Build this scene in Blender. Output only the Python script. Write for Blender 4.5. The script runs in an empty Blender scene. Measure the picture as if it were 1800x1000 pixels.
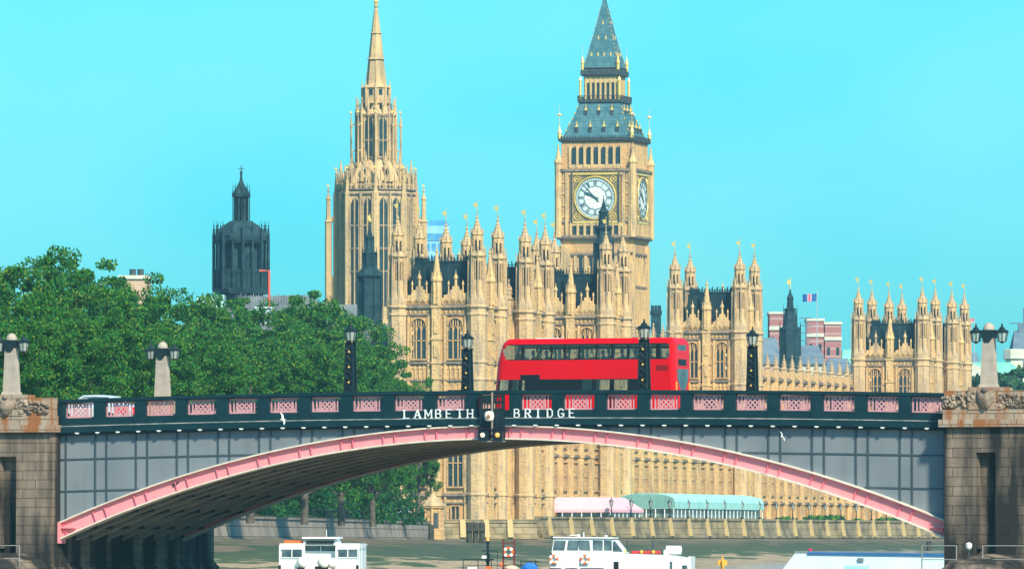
import bpy, math, random
from mathutils import Matrix, Vector
C = bpy.context.scene.collection
R = math.radians
sin, cos, pi = math.sin, math.cos, math.pi
random.seed(7)

# ------------------------------------------------------------ camera, sky, sun, exposure
EYE, FPX, HOR = 3.6, 14000.0, 950.0
cam_d = bpy.data.cameras.new('camera'); cam = bpy.data.objects.new('camera', cam_d); C.objects.link(cam)
cam.location = (0, 0, EYE); cam.rotation_euler = (R(90), 0, 0)
cam_d.sensor_width = 36; cam_d.lens = 36*FPX/1800; cam_d.shift_y = 450/1800
cam_d.clip_start = 1; cam_d.clip_end = 30000
S = bpy.context.scene
S.camera = cam
SUN_AZ, SUN_EL = R(154), R(42)          # azimuth clockwise from the view direction
w = bpy.data.worlds.new('World'); S.world = w; w.use_nodes = True
nt = w.node_tree; nt.nodes.clear()
sky = nt.nodes.new('ShaderNodeTexSky'); sky.sky_type = 'NISHITA'; sky.sun_disc = False
sky.sun_elevation = SUN_EL; sky.sun_rotation = SUN_AZ; sky.air_density = 1.0; sky.dust_density = 1.0; sky.ozone_density = 1.0
tint = nt.nodes.new('ShaderNodeMix'); tint.data_type = 'RGBA'; tint.blend_type = 'MULTIPLY'; tint.inputs[0].default_value = 1
tint.inputs[7].default_value = (0.185, 0.755, 1.0, 1)
bg = nt.nodes.new('ShaderNodeBackground'); bg.inputs[1].default_value = 0.12
wo = nt.nodes.new('ShaderNodeOutputWorld')
wtc = nt.nodes.new('ShaderNodeTexCoord'); wmp = nt.nodes.new('ShaderNodeMapping'); wmp.inputs['Scale'].default_value = (16, 16, 30); nt.links.new(wtc.outputs['Generated'], wmp.inputs[0])
wn = nt.nodes.new('ShaderNodeTexNoise'); wn.inputs['Scale'].default_value = 1; wn.inputs['Detail'].default_value = 3; wn.inputs['Roughness'].default_value = .4; nt.links.new(wmp.outputs[0], wn.inputs[0])
wr = nt.nodes.new('ShaderNodeValToRGB'); nt.links.new(wn.outputs[0], wr.inputs[0])     # thin drifting haze in the sky
wr.color_ramp.elements[0].position = .3; wr.color_ramp.elements[0].color = (.62,.93,.98,1); wr.color_ramp.elements[1].position = .7; wr.color_ramp.elements[1].color = (1.25,1.03,1.0,1)
hzm = nt.nodes.new('ShaderNodeMix'); hzm.data_type = 'RGBA'; hzm.blend_type = 'MULTIPLY'; hzm.inputs[0].default_value = 1
nt.links.new(sky.outputs[0], tint.inputs[6]); nt.links.new(tint.outputs[2], hzm.inputs[6]); nt.links.new(wr.outputs[0], hzm.inputs[7]); nt.links.new(hzm.outputs[2], bg.inputs[0]); nt.links.new(bg.outputs[0], wo.inputs[0])
sun_d = bpy.data.lights.new('sun', 'SUN'); sun_d.energy = 4.3; sun_d.angle = R(5); sun_d.color = (1.0, 0.87, 0.69)
sun = bpy.data.objects.new('sun', sun_d); C.objects.link(sun)
sv = Vector((sin(SUN_AZ)*cos(SUN_EL), cos(SUN_AZ)*cos(SUN_EL), sin(SUN_EL)))
sun.rotation_euler = (-sv).to_track_quat('-Z', 'Y').to_euler(); sun.location = sv*400
vs = S.view_settings; vs.view_transform = 'Standard'; vs.look = 'None'; vs.exposure = 0.72; vs.gamma = 1; vs.use_curve_mapping = False
S.cycles.max_bounces = 6; S.cycles.transparent_max_bounces = 12; S.cycles.volume_bounces = 0

# ------------------------------------------------------------ frames
def at(px, py, d):                       # point at depth d seen in the photo's pixel (1800 x 1000)
    return Vector(((px-900)/FPX*d, d, EYE+(HOR-py)/FPX*d))
PHI = R(14.5); PO = Vector((-4.68, 1067, 0))      # palace frame: x east along the south faces, y north along the river
def pal(x, y, z=0): return Vector((PO.x+x*cos(PHI)+y*sin(PHI), PO.y-x*sin(PHI)+y*cos(PHI), z))
TH = R(22); BO = Vector((-0.95, 417, 0))          # bridge frame: x along the deck, y across it
def bri(t, v, z=0): return Vector((BO.x+t*cos(TH)+v*sin(TH), BO.y-t*sin(TH)+v*cos(TH), z))

# ------------------------------------------------------------ materials
MATS = {}
def lin(r, g, b):
    f = lambda c: (c/255/12.92 if c <= 10 else ((c/255+.055)/1.055)**2.4)
    return (f(r), f(g), f(b), 1)
def mat(name, c1, c2=None, scale=0.6, rough=.85, metal=0, streak=0, streak_col=(.05,.05,.05,1), streak_scale=(1.2,1.2,.12),
        blocks=None, mortar=(.06,.055,.05,1), bvar=.85, bump=0, bump_scale=8, lo=.35, hi=.65, thr=(.5,.75), spec=.3, space='Object'):
    if name in MATS: return MATS[name]
    m = bpy.data.materials.new(name); m.use_nodes = True; t = m.node_tree; N = t.nodes; L = t.links
    p = N['Principled BSDF']; p.inputs['Roughness'].default_value = rough; p.inputs['Metallic'].default_value = metal
    p.inputs['Specular IOR Level'].default_value = spec
    c2 = c2 or tuple(min(1, v*1.12) for v in c1[:3])+(1,)
    tc = N.new('ShaderNodeTexCoord'); co = tc.outputs['Object']
    nz = N.new('ShaderNodeTexNoise'); nz.inputs['Scale'].default_value = scale; nz.inputs['Detail'].default_value = 5; L.new(co, nz.inputs[0])
    mr = N.new('ShaderNodeMapRange'); mr.inputs[1].default_value = lo; mr.inputs[2].default_value = hi; L.new(nz.outputs[0], mr.inputs[0])
    mx = N.new('ShaderNodeMix'); mx.data_type = 'RGBA'; mx.inputs[6].default_value = c1; mx.inputs[7].default_value = c2; L.new(mr.outputs[0], mx.inputs[0])
    out = mx.outputs[2]
    if blocks:
        sp = N.new('ShaderNodeSeparateXYZ'); L.new(co, sp.inputs[0])
        ad = N.new('ShaderNodeMath'); L.new(sp.outputs[0], ad.inputs[0]); L.new(sp.outputs[1], ad.inputs[1])
        cb = N.new('ShaderNodeCombineXYZ'); L.new(ad.outputs[0], cb.inputs[0]); L.new(sp.outputs[2], cb.inputs[1])
        br = N.new('ShaderNodeTexBrick'); L.new(cb.outputs[0], br.inputs[0]); br.inputs['Scale'].default_value = 1
        br.inputs['Brick Width'].default_value = blocks[0]; br.inputs['Row Height'].default_value = blocks[1]; br.inputs['Mortar Size'].default_value = blocks[2]
        br.inputs['Color1'].default_value = (1,1,1,1); br.inputs['Color2'].default_value = (bvar,bvar,bvar,1); br.inputs['Mortar'].default_value = mortar
        mu = N.new('ShaderNodeMix'); mu.data_type = 'RGBA'; mu.blend_type = 'MULTIPLY'; mu.inputs[0].default_value = 1
        L.new(out, mu.inputs[6]); L.new(br.outputs[0], mu.inputs[7]); out = mu.outputs[2]
    if streak:
        mp = N.new('ShaderNodeMapping'); mp.inputs['Scale'].default_value = streak_scale; L.new(co, mp.inputs[0])
        ns = N.new('ShaderNodeTexNoise'); ns.inputs['Scale'].default_value = 1; ns.inputs['Detail'].default_value = 6; L.new(mp.outputs[0], ns.inputs[0])
        m2 = N.new('ShaderNodeMapRange'); m2.inputs[1].default_value = thr[0]; m2.inputs[2].default_value = thr[1]; m2.inputs[4].default_value = streak; L.new(ns.outputs[0], m2.inputs[0])
        ms = N.new('ShaderNodeMix'); ms.data_type = 'RGBA'; ms.inputs[7].default_value = streak_col
        L.new(m2.outputs[0], ms.inputs[0]); L.new(out, ms.inputs[6]); out = ms.outputs[2]
    L.new(out, p.inputs['Base Color'])
    if bump:
        nb = N.new('ShaderNodeTexNoise'); nb.inputs['Scale'].default_value = bump_scale; nb.inputs['Detail'].default_value = 4; L.new(co, nb.inputs[0])
        b = N.new('ShaderNodeBump'); b.inputs['Strength'].default_value = 1; b.inputs['Distance'].default_value = bump; L.new(nb.outputs[0], b.inputs['Height'])
        L.new(b.outputs[0], p.inputs['Normal'])
    MATS[name] = m; return m
def emit(name, col, strength):
    m = bpy.data.materials.new(name); m.use_nodes = True; p = m.node_tree.nodes['Principled BSDF']
    p.inputs['Base Color'].default_value = col; p.inputs['Emission Color'].default_value = col; p.inputs['Emission Strength'].default_value = strength
    return m
def clear_glass(name, tintc, mixf=.35, rough=.05):
    m = bpy.data.materials.new(name); m.use_nodes = True; t = m.node_tree; N = t.nodes; L = t.links
    p = N['Principled BSDF']; p.inputs['Base Color'].default_value = tintc; p.inputs['Roughness'].default_value = rough
    tr = N.new('ShaderNodeBsdfTransparent'); tr.inputs[0].default_value = (.86,.95,.93,1)
    mx = N.new('ShaderNodeMixShader'); mx.inputs[0].default_value = mixf
    L.new(tr.outputs[0], mx.inputs[1]); L.new(p.outputs[0], mx.inputs[2]); L.new(mx.outputs[0], N['Material Output'].inputs[0])
    return m
def leaf_mat(name, a, b, c):
    m = bpy.data.materials.new(name); m.use_nodes = True; t = m.node_tree; N = t.nodes; L = t.links
    p = N['Principled BSDF']; p.inputs['Roughness'].default_value = .7; p.inputs['Specular IOR Level'].default_value = .04
    g = N.new('ShaderNodeNewGeometry'); r = N.new('ShaderNodeValToRGB'); L.new(g.outputs['Random Per Island'], r.inputs[0])
    r.color_ramp.elements[0].color = a; r.color_ramp.elements[1].color = c; r.color_ramp.elements[1].position = 1
    e = r.color_ramp.elements.new(.72); e.color = b
    L.new(r.outputs[0], p.inputs['Base Color'])
    tl = N.new('ShaderNodeBsdfTranslucent'); L.new(r.outputs[0], tl.inputs[0])
    mx = N.new('ShaderNodeMixShader'); mx.inputs[0].default_value = .16
    L.new(p.outputs[0], mx.inputs[1]); L.new(tl.outputs[0], mx.inputs[2]); L.new(mx.outputs[0], N['Material Output'].inputs[0])
    return m
STRING = mat('grey_weathered_string_course', (.34,.25,.16,1), (.14,.125,.11,1), 1.3, bump=.1, bump_scale=3)
TRIM = mat('pale_carved_limestone', (.70,.465,.20,1), (.56,.385,.18,1), .6, streak=.7, streak_col=(.21,.175,.14,1), streak_scale=(1.3,1.3,.2), thr=(.5,.72), bump=.15, bump_scale=2.8)  # paler than the wall stone so projecting ribs look lit
STONE = mat('honey_limestone', (.66,.395,.16,1), (.54,.345,.165,1), .35, streak=.65, streak_col=(.20,.155,.12,1), streak_scale=(1.0,1.0,.12), thr=(.5,.75), bump=.15, bump_scale=2.2, blocks=(1.35,.62,.035), mortar=(.66,.64,.62,1), bvar=.9)
SHADE_STONE = mat('recess_shaded_limestone', (.52,.28,.085,1), (.42,.24,.09,1), .5, streak=.6, streak_col=(.20,.13,.08,1), streak_scale=(1.2,1.2,.2), thr=(.5,.72), bump=.15, bump_scale=2.5)  # recess shade and bounced orange put into the river-front wall colour
STONE_D = mat('weathered_limestone', (.62,.42,.20,1), (.47,.34,.19,1), .7, streak=.7, streak_col=(.19,.165,.14,1), streak_scale=(1.3,1.3,.25), thr=(.48,.7), bump=.15, bump_scale=2.8)
STONE_S = mat('spire_limestone', (.61,.42,.20,1), (.48,.35,.18,1), .5, streak=.65, streak_col=(.20,.17,.14,1), streak_scale=(1,1,.16), thr=(.48,.72), bump=.15, bump_scale=2)
WGLASS = mat('leaded_glass', (.012,.03,.04,1), (.03,.06,.07,1), 2, rough=.25, spec=.5)
SLATE = mat('dark_iron_roof', (.006,.024,.032,1), (.015,.042,.050,1), 1.2, rough=.7, spec=.08, streak=.4, streak_col=(.05,.07,.08,1), streak_scale=(2.5,2.5,.3))
GREYROOF = mat('grey_lead_roof', (.12,.15,.165,1), (.24,.27,.28,1), .5, rough=.7, streak=.5, streak_col=(.07,.09,.1,1), streak_scale=(1.5,1.5,.3))
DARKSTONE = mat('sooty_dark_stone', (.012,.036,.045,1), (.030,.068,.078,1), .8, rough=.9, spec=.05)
GOLD = mat('gilded_metal', (.75,.5,.12,1), (.85,.62,.2,1), 2, rough=.35, metal=.3)
CLOCKROOF = mat('blue_green_cast_iron_roof', (.055,.165,.195,1), (.10,.225,.25,1), .9, rough=.6, blocks=(.5,.6,.03), mortar=(.55,.55,.55,1), bvar=.8, spec=.1)
IRON_D = mat('dark_iron_trim', (.03,.045,.05,1), (.06,.08,.085,1), 2, rough=.5)
GREEN = mat('dark_green_paint', (.004,.026,.034,1), (.007,.034,.042,1), .9, rough=.45, streak=.4, streak_col=(.016,.042,.044,1), streak_scale=(2,2,.4), thr=(.55,.8), spec=.2)
GREEN2 = mat('black_green_paint', (.006,.016,.02,1), (.012,.026,.03,1), 2, rough=.4)
LEDGE = mat('pale_worn_ledge', (.42,.40,.36,1), (.2,.22,.21,1), 1.4, lo=.4, hi=.6)
PINKL = mat('pale_pink_lattice_paint', (.62,.31,.32,1), (.52,.27,.29,1), 3, rough=.5)
PINK = mat('pink_rib_paint', (.92,.31,.32,1), (.86,.27,.29,1), .5, rough=.5, streak=.35, streak_col=(.72,.14,.17,1), streak_scale=(1.5,1.5,.4), thr=(.55,.8), spec=.15)
REDP = mat('deep_pink_stiffener_paint', (.76,.18,.23,1), rough=.5)
CREAM = mat('cream_flange_paint', (.75,.68,.55,1), (.6,.54,.44,1), 2, rough=.6)
GREY = mat('blue_grey_spandrel_paint', (.165,.195,.215,1), (.20,.23,.245,1), .35, rough=.55, streak=.45, streak_col=(.12,.135,.145,1), streak_scale=(1.6,1.6,.12), thr=(.5,.8), spec=.15)
GREYL = mat('dark_grey_stiffener_paint', (.05,.075,.09,1), rough=.5)
UNDER = mat('shaded_underside_steel', (.025,.03,.03,1), (.04,.042,.04,1), .8, rough=.85)  # shade between the ribs put into a darker steel colour
RIBM = mat('lit_rib_steel', (.26,.24,.20,1), (.34,.31,.25,1), .8, rough=.8)  # light on the rib edges put into a paler steel colour
GRAN = mat('stained_granite', (.34,.265,.19,1), (.24,.19,.145,1), .6, rough=.85, blocks=(1.5,.49,.02), mortar=(.3,.27,.24,1), bvar=.80, streak=.95, streak_col=(.014,.017,.018,1), streak_scale=(.8,.8,.13), thr=(.31,.55), bump=.02, bump_scale=6, spec=.1)
GRANT = mat('rusty_granite_parapet', (.42,.34,.25,1), (.33,.26,.19,1), .8, rough=.8, blocks=(1.0,.56,.02), mortar=(.2,.17,.14,1), streak=.9, streak_col=(.28,.095,.02,1), streak_scale=(1.5,1.5,.1), thr=(.47,.6), bump=.02, bump_scale=6)
GRANL = mat('pale_granite', (.44,.37,.29,1), (.36,.31,.25,1), 2.5, rough=.75, streak=.4, streak_col=(.22,.19,.16,1), streak_scale=(3,3,.4), thr=(.5,.8))
RELIEF = mat('weathered_carved_granite', (.36,.28,.2,1), (.13,.10,.075,1), 2.2, rough=.85, bump=.06, bump_scale=5)
LAMPGLASS = clear_glass('lantern_glass', (.55,.6,.55,1), .55)
TIMBER = mat('wet_dark_timber', (.03,.035,.03,1), (.07,.065,.045,1), 1.5, rough=.8, streak=.5, streak_col=(.05,.08,.03,1), streak_scale=(3,3,.5))
ASPH = mat('asphalt', (.05,.05,.052,1), (.065,.065,.065,1), 3, rough=.9)
PAVE = mat('paving', (.28,.26,.23,1), (.34,.31,.27,1), 2)
RED = mat('bus_red_paint', (.66,.001,.008,1), (.62,.001,.008,1), .4, rough=.3, spec=.22)
RED_D = mat('dark_red_grille', (.22,.006,.008,1), rough=.5)
BLACK = mat('black_trim', (.008,.012,.014,1), rough=.4)
BUSGLASS = clear_glass('bus_glass', (.05,.12,.13,1), .35)
RUBBER = mat('rubber', (.02,.02,.02,1), rough=.9)
SEATC = mat('dark_blue_moquette', (.02,.03,.05,1), (.03,.04,.07,1), 6)
BODYC = mat('dark_clothing', (.02,.022,.028,1), (.05,.045,.045,1), 4)
WHITE = mat('white_boat_paint', (.78,.80,.76,1), (.70,.72,.68,1), .8, rough=.4, streak=.25, streak_col=(.45,.43,.36,1), streak_scale=(2,2,.25), thr=(.55,.8))
PBLUE = mat('pale_blue_boat_paint', (.50,.70,.76,1), (.56,.74,.79,1), .6, rough=.35)
DBLUE = mat('deep_blue_paint', (.01,.11,.33,1), rough=.5)
BGLASS = mat('boat_window_glass', (.03,.06,.075,1), (.12,.18,.19,1), 1.2, rough=.12, spec=.6)
ORANGE = mat('orange_plastic', (.80,.13,.02,1), rough=.5)
YELLOW = mat('yellow_plastic', (.75,.45,.05,1), rough=.5)
SILVER = mat('silver_car_paint', (.62,.68,.70,1), rough=.25, metal=.2, spec=.5)
BARK = mat('plane_bark', (.07,.06,.045,1), (.13,.115,.09,1), 1.5, bump=.05)
LEAF1 = leaf_mat('plane_leaves', (.012,.105,.028,1), (.045,.185,.024,1), (.16,.245,.028,1))
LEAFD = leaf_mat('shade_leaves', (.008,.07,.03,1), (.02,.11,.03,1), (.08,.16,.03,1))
LEAF2 = leaf_mat('far_leaves', (.02,.075,.04,1), (.03,.10,.045,1), (.07,.14,.05,1))
WALLM = mat('embankment_granite', (.34,.29,.23,1), (.25,.22,.18,1), .25, rough=.9, blocks=(2.4,1.0,.05), mortar=(.3,.27,.24,1), streak=.6, streak_col=(.12,.11,.10,1), streak_scale=(.35,.35,.25), thr=(.48,.7))
WALLY = mat('ochre_stained_wall', (.40,.30,.15,1), (.28,.24,.16,1), .3, rough=.9, blocks=(2.0,.9,.05), mortar=(.4,.36,.3,1), streak=.8, streak_col=(.11,.095,.055,1), streak_scale=(.4,.4,.5), thr=(.45,.62))
YEL = mat('yellow_ochre_stone', (.56,.42,.17,1), (.44,.34,.18,1), 1)
PINKAWN = mat('pink_awning_canvas', (.82,.46,.50,1), (.76,.43,.47,1), .6, rough=.8, streak=.2, streak_col=(.86,.66,.66,1), streak_scale=(2,2,2))
TEALAWN = mat('teal_awning_canvas', (.28,.60,.54,1), (.36,.66,.60,1), .8, rough=.7, streak=.5, streak_col=(.5,.72,.66,1), streak_scale=(.9,.9,.9))
DARKGAP = mat('dark_interior', (.015,.03,.03,1), (.05,.06,.05,1), 1)
COPPER = mat('green_copper', (.16,.62,.40,1), (.22,.68,.45,1), .3)
CREAMB = mat('cream_stone', (.62,.62,.48,1), (.52,.52,.42,1), .3)
FARROOF = mat('far_blue_slate', (.10,.16,.20,1), (.15,.21,.25,1), .5)
GLASSB = mat('blue_office_glass', (.05,.26,.46,1), (.10,.34,.52,1), .5, rough=.3)
PALEB = mat('pale_concrete', (.6,.72,.75,1), (.5,.65,.7,1), .5)
def band_mat(name, a, b, period, duty):
    m = bpy.data.materials.new(name); m.use_nodes = True; t = m.node_tree; N = t.nodes; L = t.links; p = N['Principled BSDF']; p.inputs['Roughness'].default_value = .9
    tc = N.new('ShaderNodeTexCoord'); sp = N.new('ShaderNodeSeparateXYZ'); L.new(tc.outputs['Object'], sp.inputs[0])
    dv = N.new('ShaderNodeMath'); dv.operation = 'DIVIDE'; dv.inputs[1].default_value = period; L.new(sp.outputs[2], dv.inputs[0])
    fr = N.new('ShaderNodeMath'); fr.operation = 'FRACT'; L.new(dv.outputs[0], fr.inputs[0])
    lt = N.new('ShaderNodeMath'); lt.operation = 'LESS_THAN'; lt.inputs[1].default_value = duty; L.new(fr.outputs[0], lt.inputs[0])
    mx = N.new('ShaderNodeMix'); mx.data_type = 'RGBA'; mx.inputs[6].default_value = a; mx.inputs[7].default_value = b
    L.new(lt.outputs[0], mx.inputs[0]); L.new(mx.outputs[2], p.inputs['Base Color']); return m
STRIPE = band_mat('red_brick_with_white_bands', (.36,.15,.14,1), (.42,.30,.27,1), 1.5, .2)

# ------------------------------------------------------------ mesh builder
I4 = Matrix.Identity(4)
def T(x, y, z): return Matrix.Translation((x, y, z))
def Rz(a): return Matrix.Rotation(a, 4, 'Z')
class MB:
    def __init__(s): s.v = []; s.f = []
    def add(s, vs, fs, M=None):
        b = len(s.v)
        s.v += [tuple(M @ Vector(p)) for p in vs] if M is not None else [tuple(p) for p in vs]
        s.f += [tuple(b+i for i in q) for q in fs]; return s
    def box(s, x0, x1, y0, y1, z0, z1, M=None):
        return s.add([(x0,y0,z0),(x1,y0,z0),(x1,y1,z0),(x0,y1,z0),(x0,y0,z1),(x1,y0,z1),(x1,y1,z1),(x0,y1,z1)],
            [(0,3,2,1),(4,5,6,7),(0,1,5,4),(1,2,6,5),(2,3,7,6),(3,0,4,7)], M)
    def loft(s, rings, M=None, caps=True):
        n = len(rings[0]); vs = [p for r in rings for p in r]; fs = []
        for k in range(len(rings)-1):
            for i in range(n):
                j = (i+1) % n; fs.append((k*n+i, k*n+j, (k+1)*n+j, (k+1)*n+i))
        if caps: fs.append(tuple(range(n-1, -1, -1))); fs.append(tuple(range((len(rings)-1)*n, len(rings)*n)))
        return s.add(vs, fs, M)
    def lathe(s, prof, n=8, cx=0, cy=0, rot=None, M=None, sx=1, sy=1):      # prof: (r, z) bottom to top
        rot = pi/n if rot is None else rot
        return s.loft([[(cx+sx*r*cos(rot+2*pi*i/n), cy+sy*r*sin(rot+2*pi*i/n), z) for i in range(n)] for r, z in prof], M)
    def frus(s, x0, x1, y0, y1, z0, X0, X1, Y0, Y1, z1, M=None):
        return s.loft([[(x0,y0,z0),(x1,y0,z0),(x1,y1,z0),(x0,y1,z0)], [(X0,Y0,z1),(X1,Y0,z1),(X1,Y1,z1),(X0,Y1,z1)]], M)
    def prism(s, poly, y0, y1, M=None):       # poly of (x, z), counter-clockwise, extruded along y
        n = len(poly); vs = [(x, y0, z) for x, z in poly]+[(x, y1, z) for x, z in poly]
        fs = [tuple(range(n)), tuple(range(2*n-1, n-1, -1))]+[(i, n+i, n+(i+1) % n, (i+1) % n) for i in range(n)]
        return s.add(vs, fs, M)
    def tube(s, pts, r, n=6, M=None):
        pts = [Vector(p) for p in pts]; rr = r if isinstance(r, (list, tuple)) else [r]*len(pts); rings = []
        for i, p in enumerate(pts):
            d = (pts[min(i+1, len(pts)-1)]-pts[max(i-1, 0)]).normalized()
            a = d.cross(Vector((0,0,1)) if abs(d.z) < .9 else Vector((1,0,0))).normalized(); b = d.cross(a)
            rings.append([tuple(p+(a*cos(2*pi*k/n)+b*sin(2*pi*k/n))*rr[i]) for k in range(n)])
        return s.loft(rings, M)
    def torus(s, R0, r, M=None, n=20, m=8):
        rings = [[((R0+r*cos(2*pi*j/m))*cos(2*pi*i/n), r*sin(2*pi*j/m), (R0+r*cos(2*pi*j/m))*sin(2*pi*i/n)) for j in range(m)] for i in range(n+1)]
        return s.loft(rings, M, caps=False)
    def ball(s, c, r, n=10, M=None):
        r = r if isinstance(r, (tuple, list)) else (r, r, r); k = max(4, n//2)
        return s.loft([[(c[0]+r[0]*sin(pi*j/k)*cos(2*pi*i/n), c[1]+r[1]*sin(pi*j/k)*sin(2*pi*i/n), c[2]-r[2]*cos(pi*j/k)) for i in range(n)] for j in [.02]+list(range(1, k))+[k-.02]], M)
    def mesh(s, name, m, smooth=False):
        me = bpy.data.meshes.new(name); me.from_pydata(s.v, [], s.f); me.materials.append(m)
        if smooth: me.polygons.foreach_set('use_smooth', [True]*len(me.polygons))
        me.validate(); me.update(); return me
def link(name, me, parent=None, M=None):
    o = bpy.data.objects.new(name, me); C.objects.link(o)
    if parent: o.parent = parent
    if M is not None: o.matrix_local = M
    return o
def part(name, mb, m, parent, label=None, smooth=False):
    o = link(name, mb.mesh(name, m, smooth), parent)
    if label: o['label'] = label
    return o
def islands(name, mb, m, parent):
    """one part per connected piece of the builder"""
    up = list(range(len(mb.v)))
    def find(a):
        while up[a] != a: up[a] = up[up[a]]; a = up[a]
        return a
    for f in mb.f:
        for b in f[1:]: up[find(b)] = find(f[0])
    by = {}
    for f in mb.f: by.setdefault(find(f[0]), []).append(f)
    for fs in by.values():
        q = MB(); ix = {}
        for f in fs:
            for a in f:
                if a not in ix: ix[a] = len(q.v); q.v.append(mb.v[a])
            q.f.append(tuple(ix[a] for a in f))
        part(name, q, m, parent)
def tag(o, label, cat, group=None):
    o['label'] = label; o['category'] = cat
    if group: o['group'] = group
    return o
def thing(name, label, cat, loc=(0,0,0), rz=0, group=None):
    o = bpy.data.objects.new(name, None); C.objects.link(o); o.location = loc; o.rotation_euler = (0,0,rz); o.empty_display_size = .5
    return tag(o, label, cat, group)
def struct(name, mb, m, smooth=False):
    o = link(name, mb.mesh(name, m, smooth)); o['kind'] = 'structure'; return o
def dup(o, loc, rz=0, label=None, parent=None):
    c = o.copy(); C.objects.link(c)
    if parent: c.parent = parent
    else: c.location = loc; c.rotation_euler = (0,0,rz)
    if label: c['label'] = label
    for ch in list(o.children): dup(ch, None, 0, None, c)
    return c

# ------------------------------------------------------------ ground, river, foreshore
g = MB(); g.box(-1200, 1200, -300, 2600, -6, -3); struct('river_bed', g, mat('mud', (.1,.09,.07,1)))
wm = bpy.data.materials.new('river_water'); wm.use_nodes = True; _p = wm.node_tree.nodes['Principled BSDF']
_p.inputs['Base Color'].default_value = (.20,.155,.09,1); _p.inputs['Roughness'].default_value = .12
_n = wm.node_tree.nodes.new('ShaderNodeTexNoise'); _n.inputs['Scale'].default_value = .5; _n.inputs['Detail'].default_value = 5
_c = wm.node_tree.nodes.new('ShaderNodeTexCoord'); wm.node_tree.links.new(_c.outputs['Object'], _n.inputs[0])
_b = wm.node_tree.nodes.new('ShaderNodeBump'); _b.inputs['Distance'].default_value = .25; wm.node_tree.links.new(_n.outputs[0], _b.inputs['Height']); wm.node_tree.links.new(_b.outputs[0], _p.inputs['Normal'])
g = MB(); g.add([(-1200,-300,.85),(1200,-300,.85),(1200,2600,.85),(-1200,2600,.85)], [(0,1,2,3)]); struct('river_water', g, wm)
# bank line, from the west end round the palace terrace to the north
def flat(v): return Vector((v.x, v.y, 0))
WT = pal(10, -8)                                            # south-east corner of the terrace
bank = [Vector((-600,520,0)), Vector((-30,700,0)), flat(at(375,0,745)), flat(at(745,0,1010)), flat(at(752,0,1052)), pal(10,-8), pal(10,330), pal(14,480), Vector((700,1700,0)), Vector((1199,1750,0))]
LANDZ = 5.6
def bank_z(p): return 3.9
g = MB(); poly = [(p.x, p.y) for p in bank]+[(1199,2599),(-1199,2599),(-1199,520)]
n = len(poly); g.add([(x,y,-4) for x,y in poly]+[(x,y,LANDZ) for x,y in poly], [tuple(range(n,2*n))]+[(i,(i+1)%n,n+(i+1)%n,n+i) for i in range(n)])
struct('ground', g, mat('park_ground', (.10,.11,.05,1), (.16,.14,.09,1), .1))
# sloping foreshore below the walls
fm = bpy.data.materials.new('foreshore_mud'); fm.use_nodes = True; t_ = fm.node_tree; p_ = t_.nodes['Principled BSDF']; p_.inputs['Roughness'].default_value = .8
def node(t, kind, **kw):
    n_ = t.nodes.new(kind)
    for k, v in kw.items(): setattr(n_, k, v)
    return n_
tc = node(t_, 'ShaderNodeTexCoord'); sp = node(t_, 'ShaderNodeSeparateXYZ'); t_.links.new(tc.outputs['Object'], sp.inputs[0])
n1 = node(t_, 'ShaderNodeTexNoise'); n1.inputs['Scale'].default_value = .22; n1.inputs['Detail'].default_value = 8; t_.links.new(tc.outputs['Object'], n1.inputs[0])
ma = node(t_, 'ShaderNodeMath', operation='MULTIPLY_ADD'); ma.inputs[1].default_value = 5.0; t_.links.new(n1.outputs[0], ma.inputs[0]); t_.links.new(sp.outputs[2], ma.inputs[2])
rp = node(t_, 'ShaderNodeValToRGB'); mrr = node(t_, 'ShaderNodeMapRange'); mrr.inputs[1].default_value = .5; mrr.inputs[2].default_value = 8.0
t_.links.new(ma.outputs[0], mrr.inputs[0]); t_.links.new(mrr.outputs[0], rp.inputs[0])
el = rp.color_ramp.elements; el[0].position = .0; el[0].color = (.20,.17,.12,1); el[1].position = 1; el[1].color = (.16,.14,.09,1)
for ps, c in ((.27,(.22,.175,.105,1)), (.38,(.32,.25,.15,1)), (.46,(.36,.275,.16,1)), (.495,(.06,.09,.03,1)), (.68,(.035,.06,.022,1)), (.75,(.15,.115,.065,1))):
    e = el.new(ps); e.color = c
t_.links.new(rp.outputs[0], p_.inputs['Base Color'])
nb = node(t_, 'ShaderNodeTexNoise'); nb.inputs['Scale'].default_value = .8; nb.inputs['Detail'].default_value = 6; t_.links.new(tc.outputs['Object'], nb.inputs[0])
bp = node(t_, 'ShaderNodeBump'); bp.inputs['Distance'].default_value = .5; t_.links.new(nb.outputs[0], bp.inputs['Height']); t_.links.new(bp.outputs[0], p_.inputs['Normal'])
g = MB(); K = 90; rows = 16; line = bank[:8]
cum = [0]
for a, b in zip(line, line[1:]): cum.append(cum[-1]+(b-a).length)
def along(s):
    for i in range(len(cum)-1):
        if s <= cum[i+1] or i == len(cum)-2:
            k = (s-cum[i])/(cum[i+1]-cum[i]); d = (line[i+1]-line[i]).normalized(); return line[i].lerp(line[i+1], k), d
rr = random.Random(3); vs = []; fs = []
for i in range(K+1):
    p, d = along(cum[-1]*i/K)
    off = Vector((.75, -.66, 0))
    for j in range(rows+1):
        u = j/rows*80-.5
        z = 3.95-u*.056+rr.uniform(-.10,.10)*(1 if j else 0)
        vs.append((p.x+off.x*u, p.y+off.y*u, z if j < rows else -.6))
for i in range(K):
    for j in range(rows): a = i*(rows+1)+j; fs.append((a, a+1, a+rows+2, a+rows+1))
g.add(vs, fs); struct('foreshore', g, fm, True)

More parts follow.
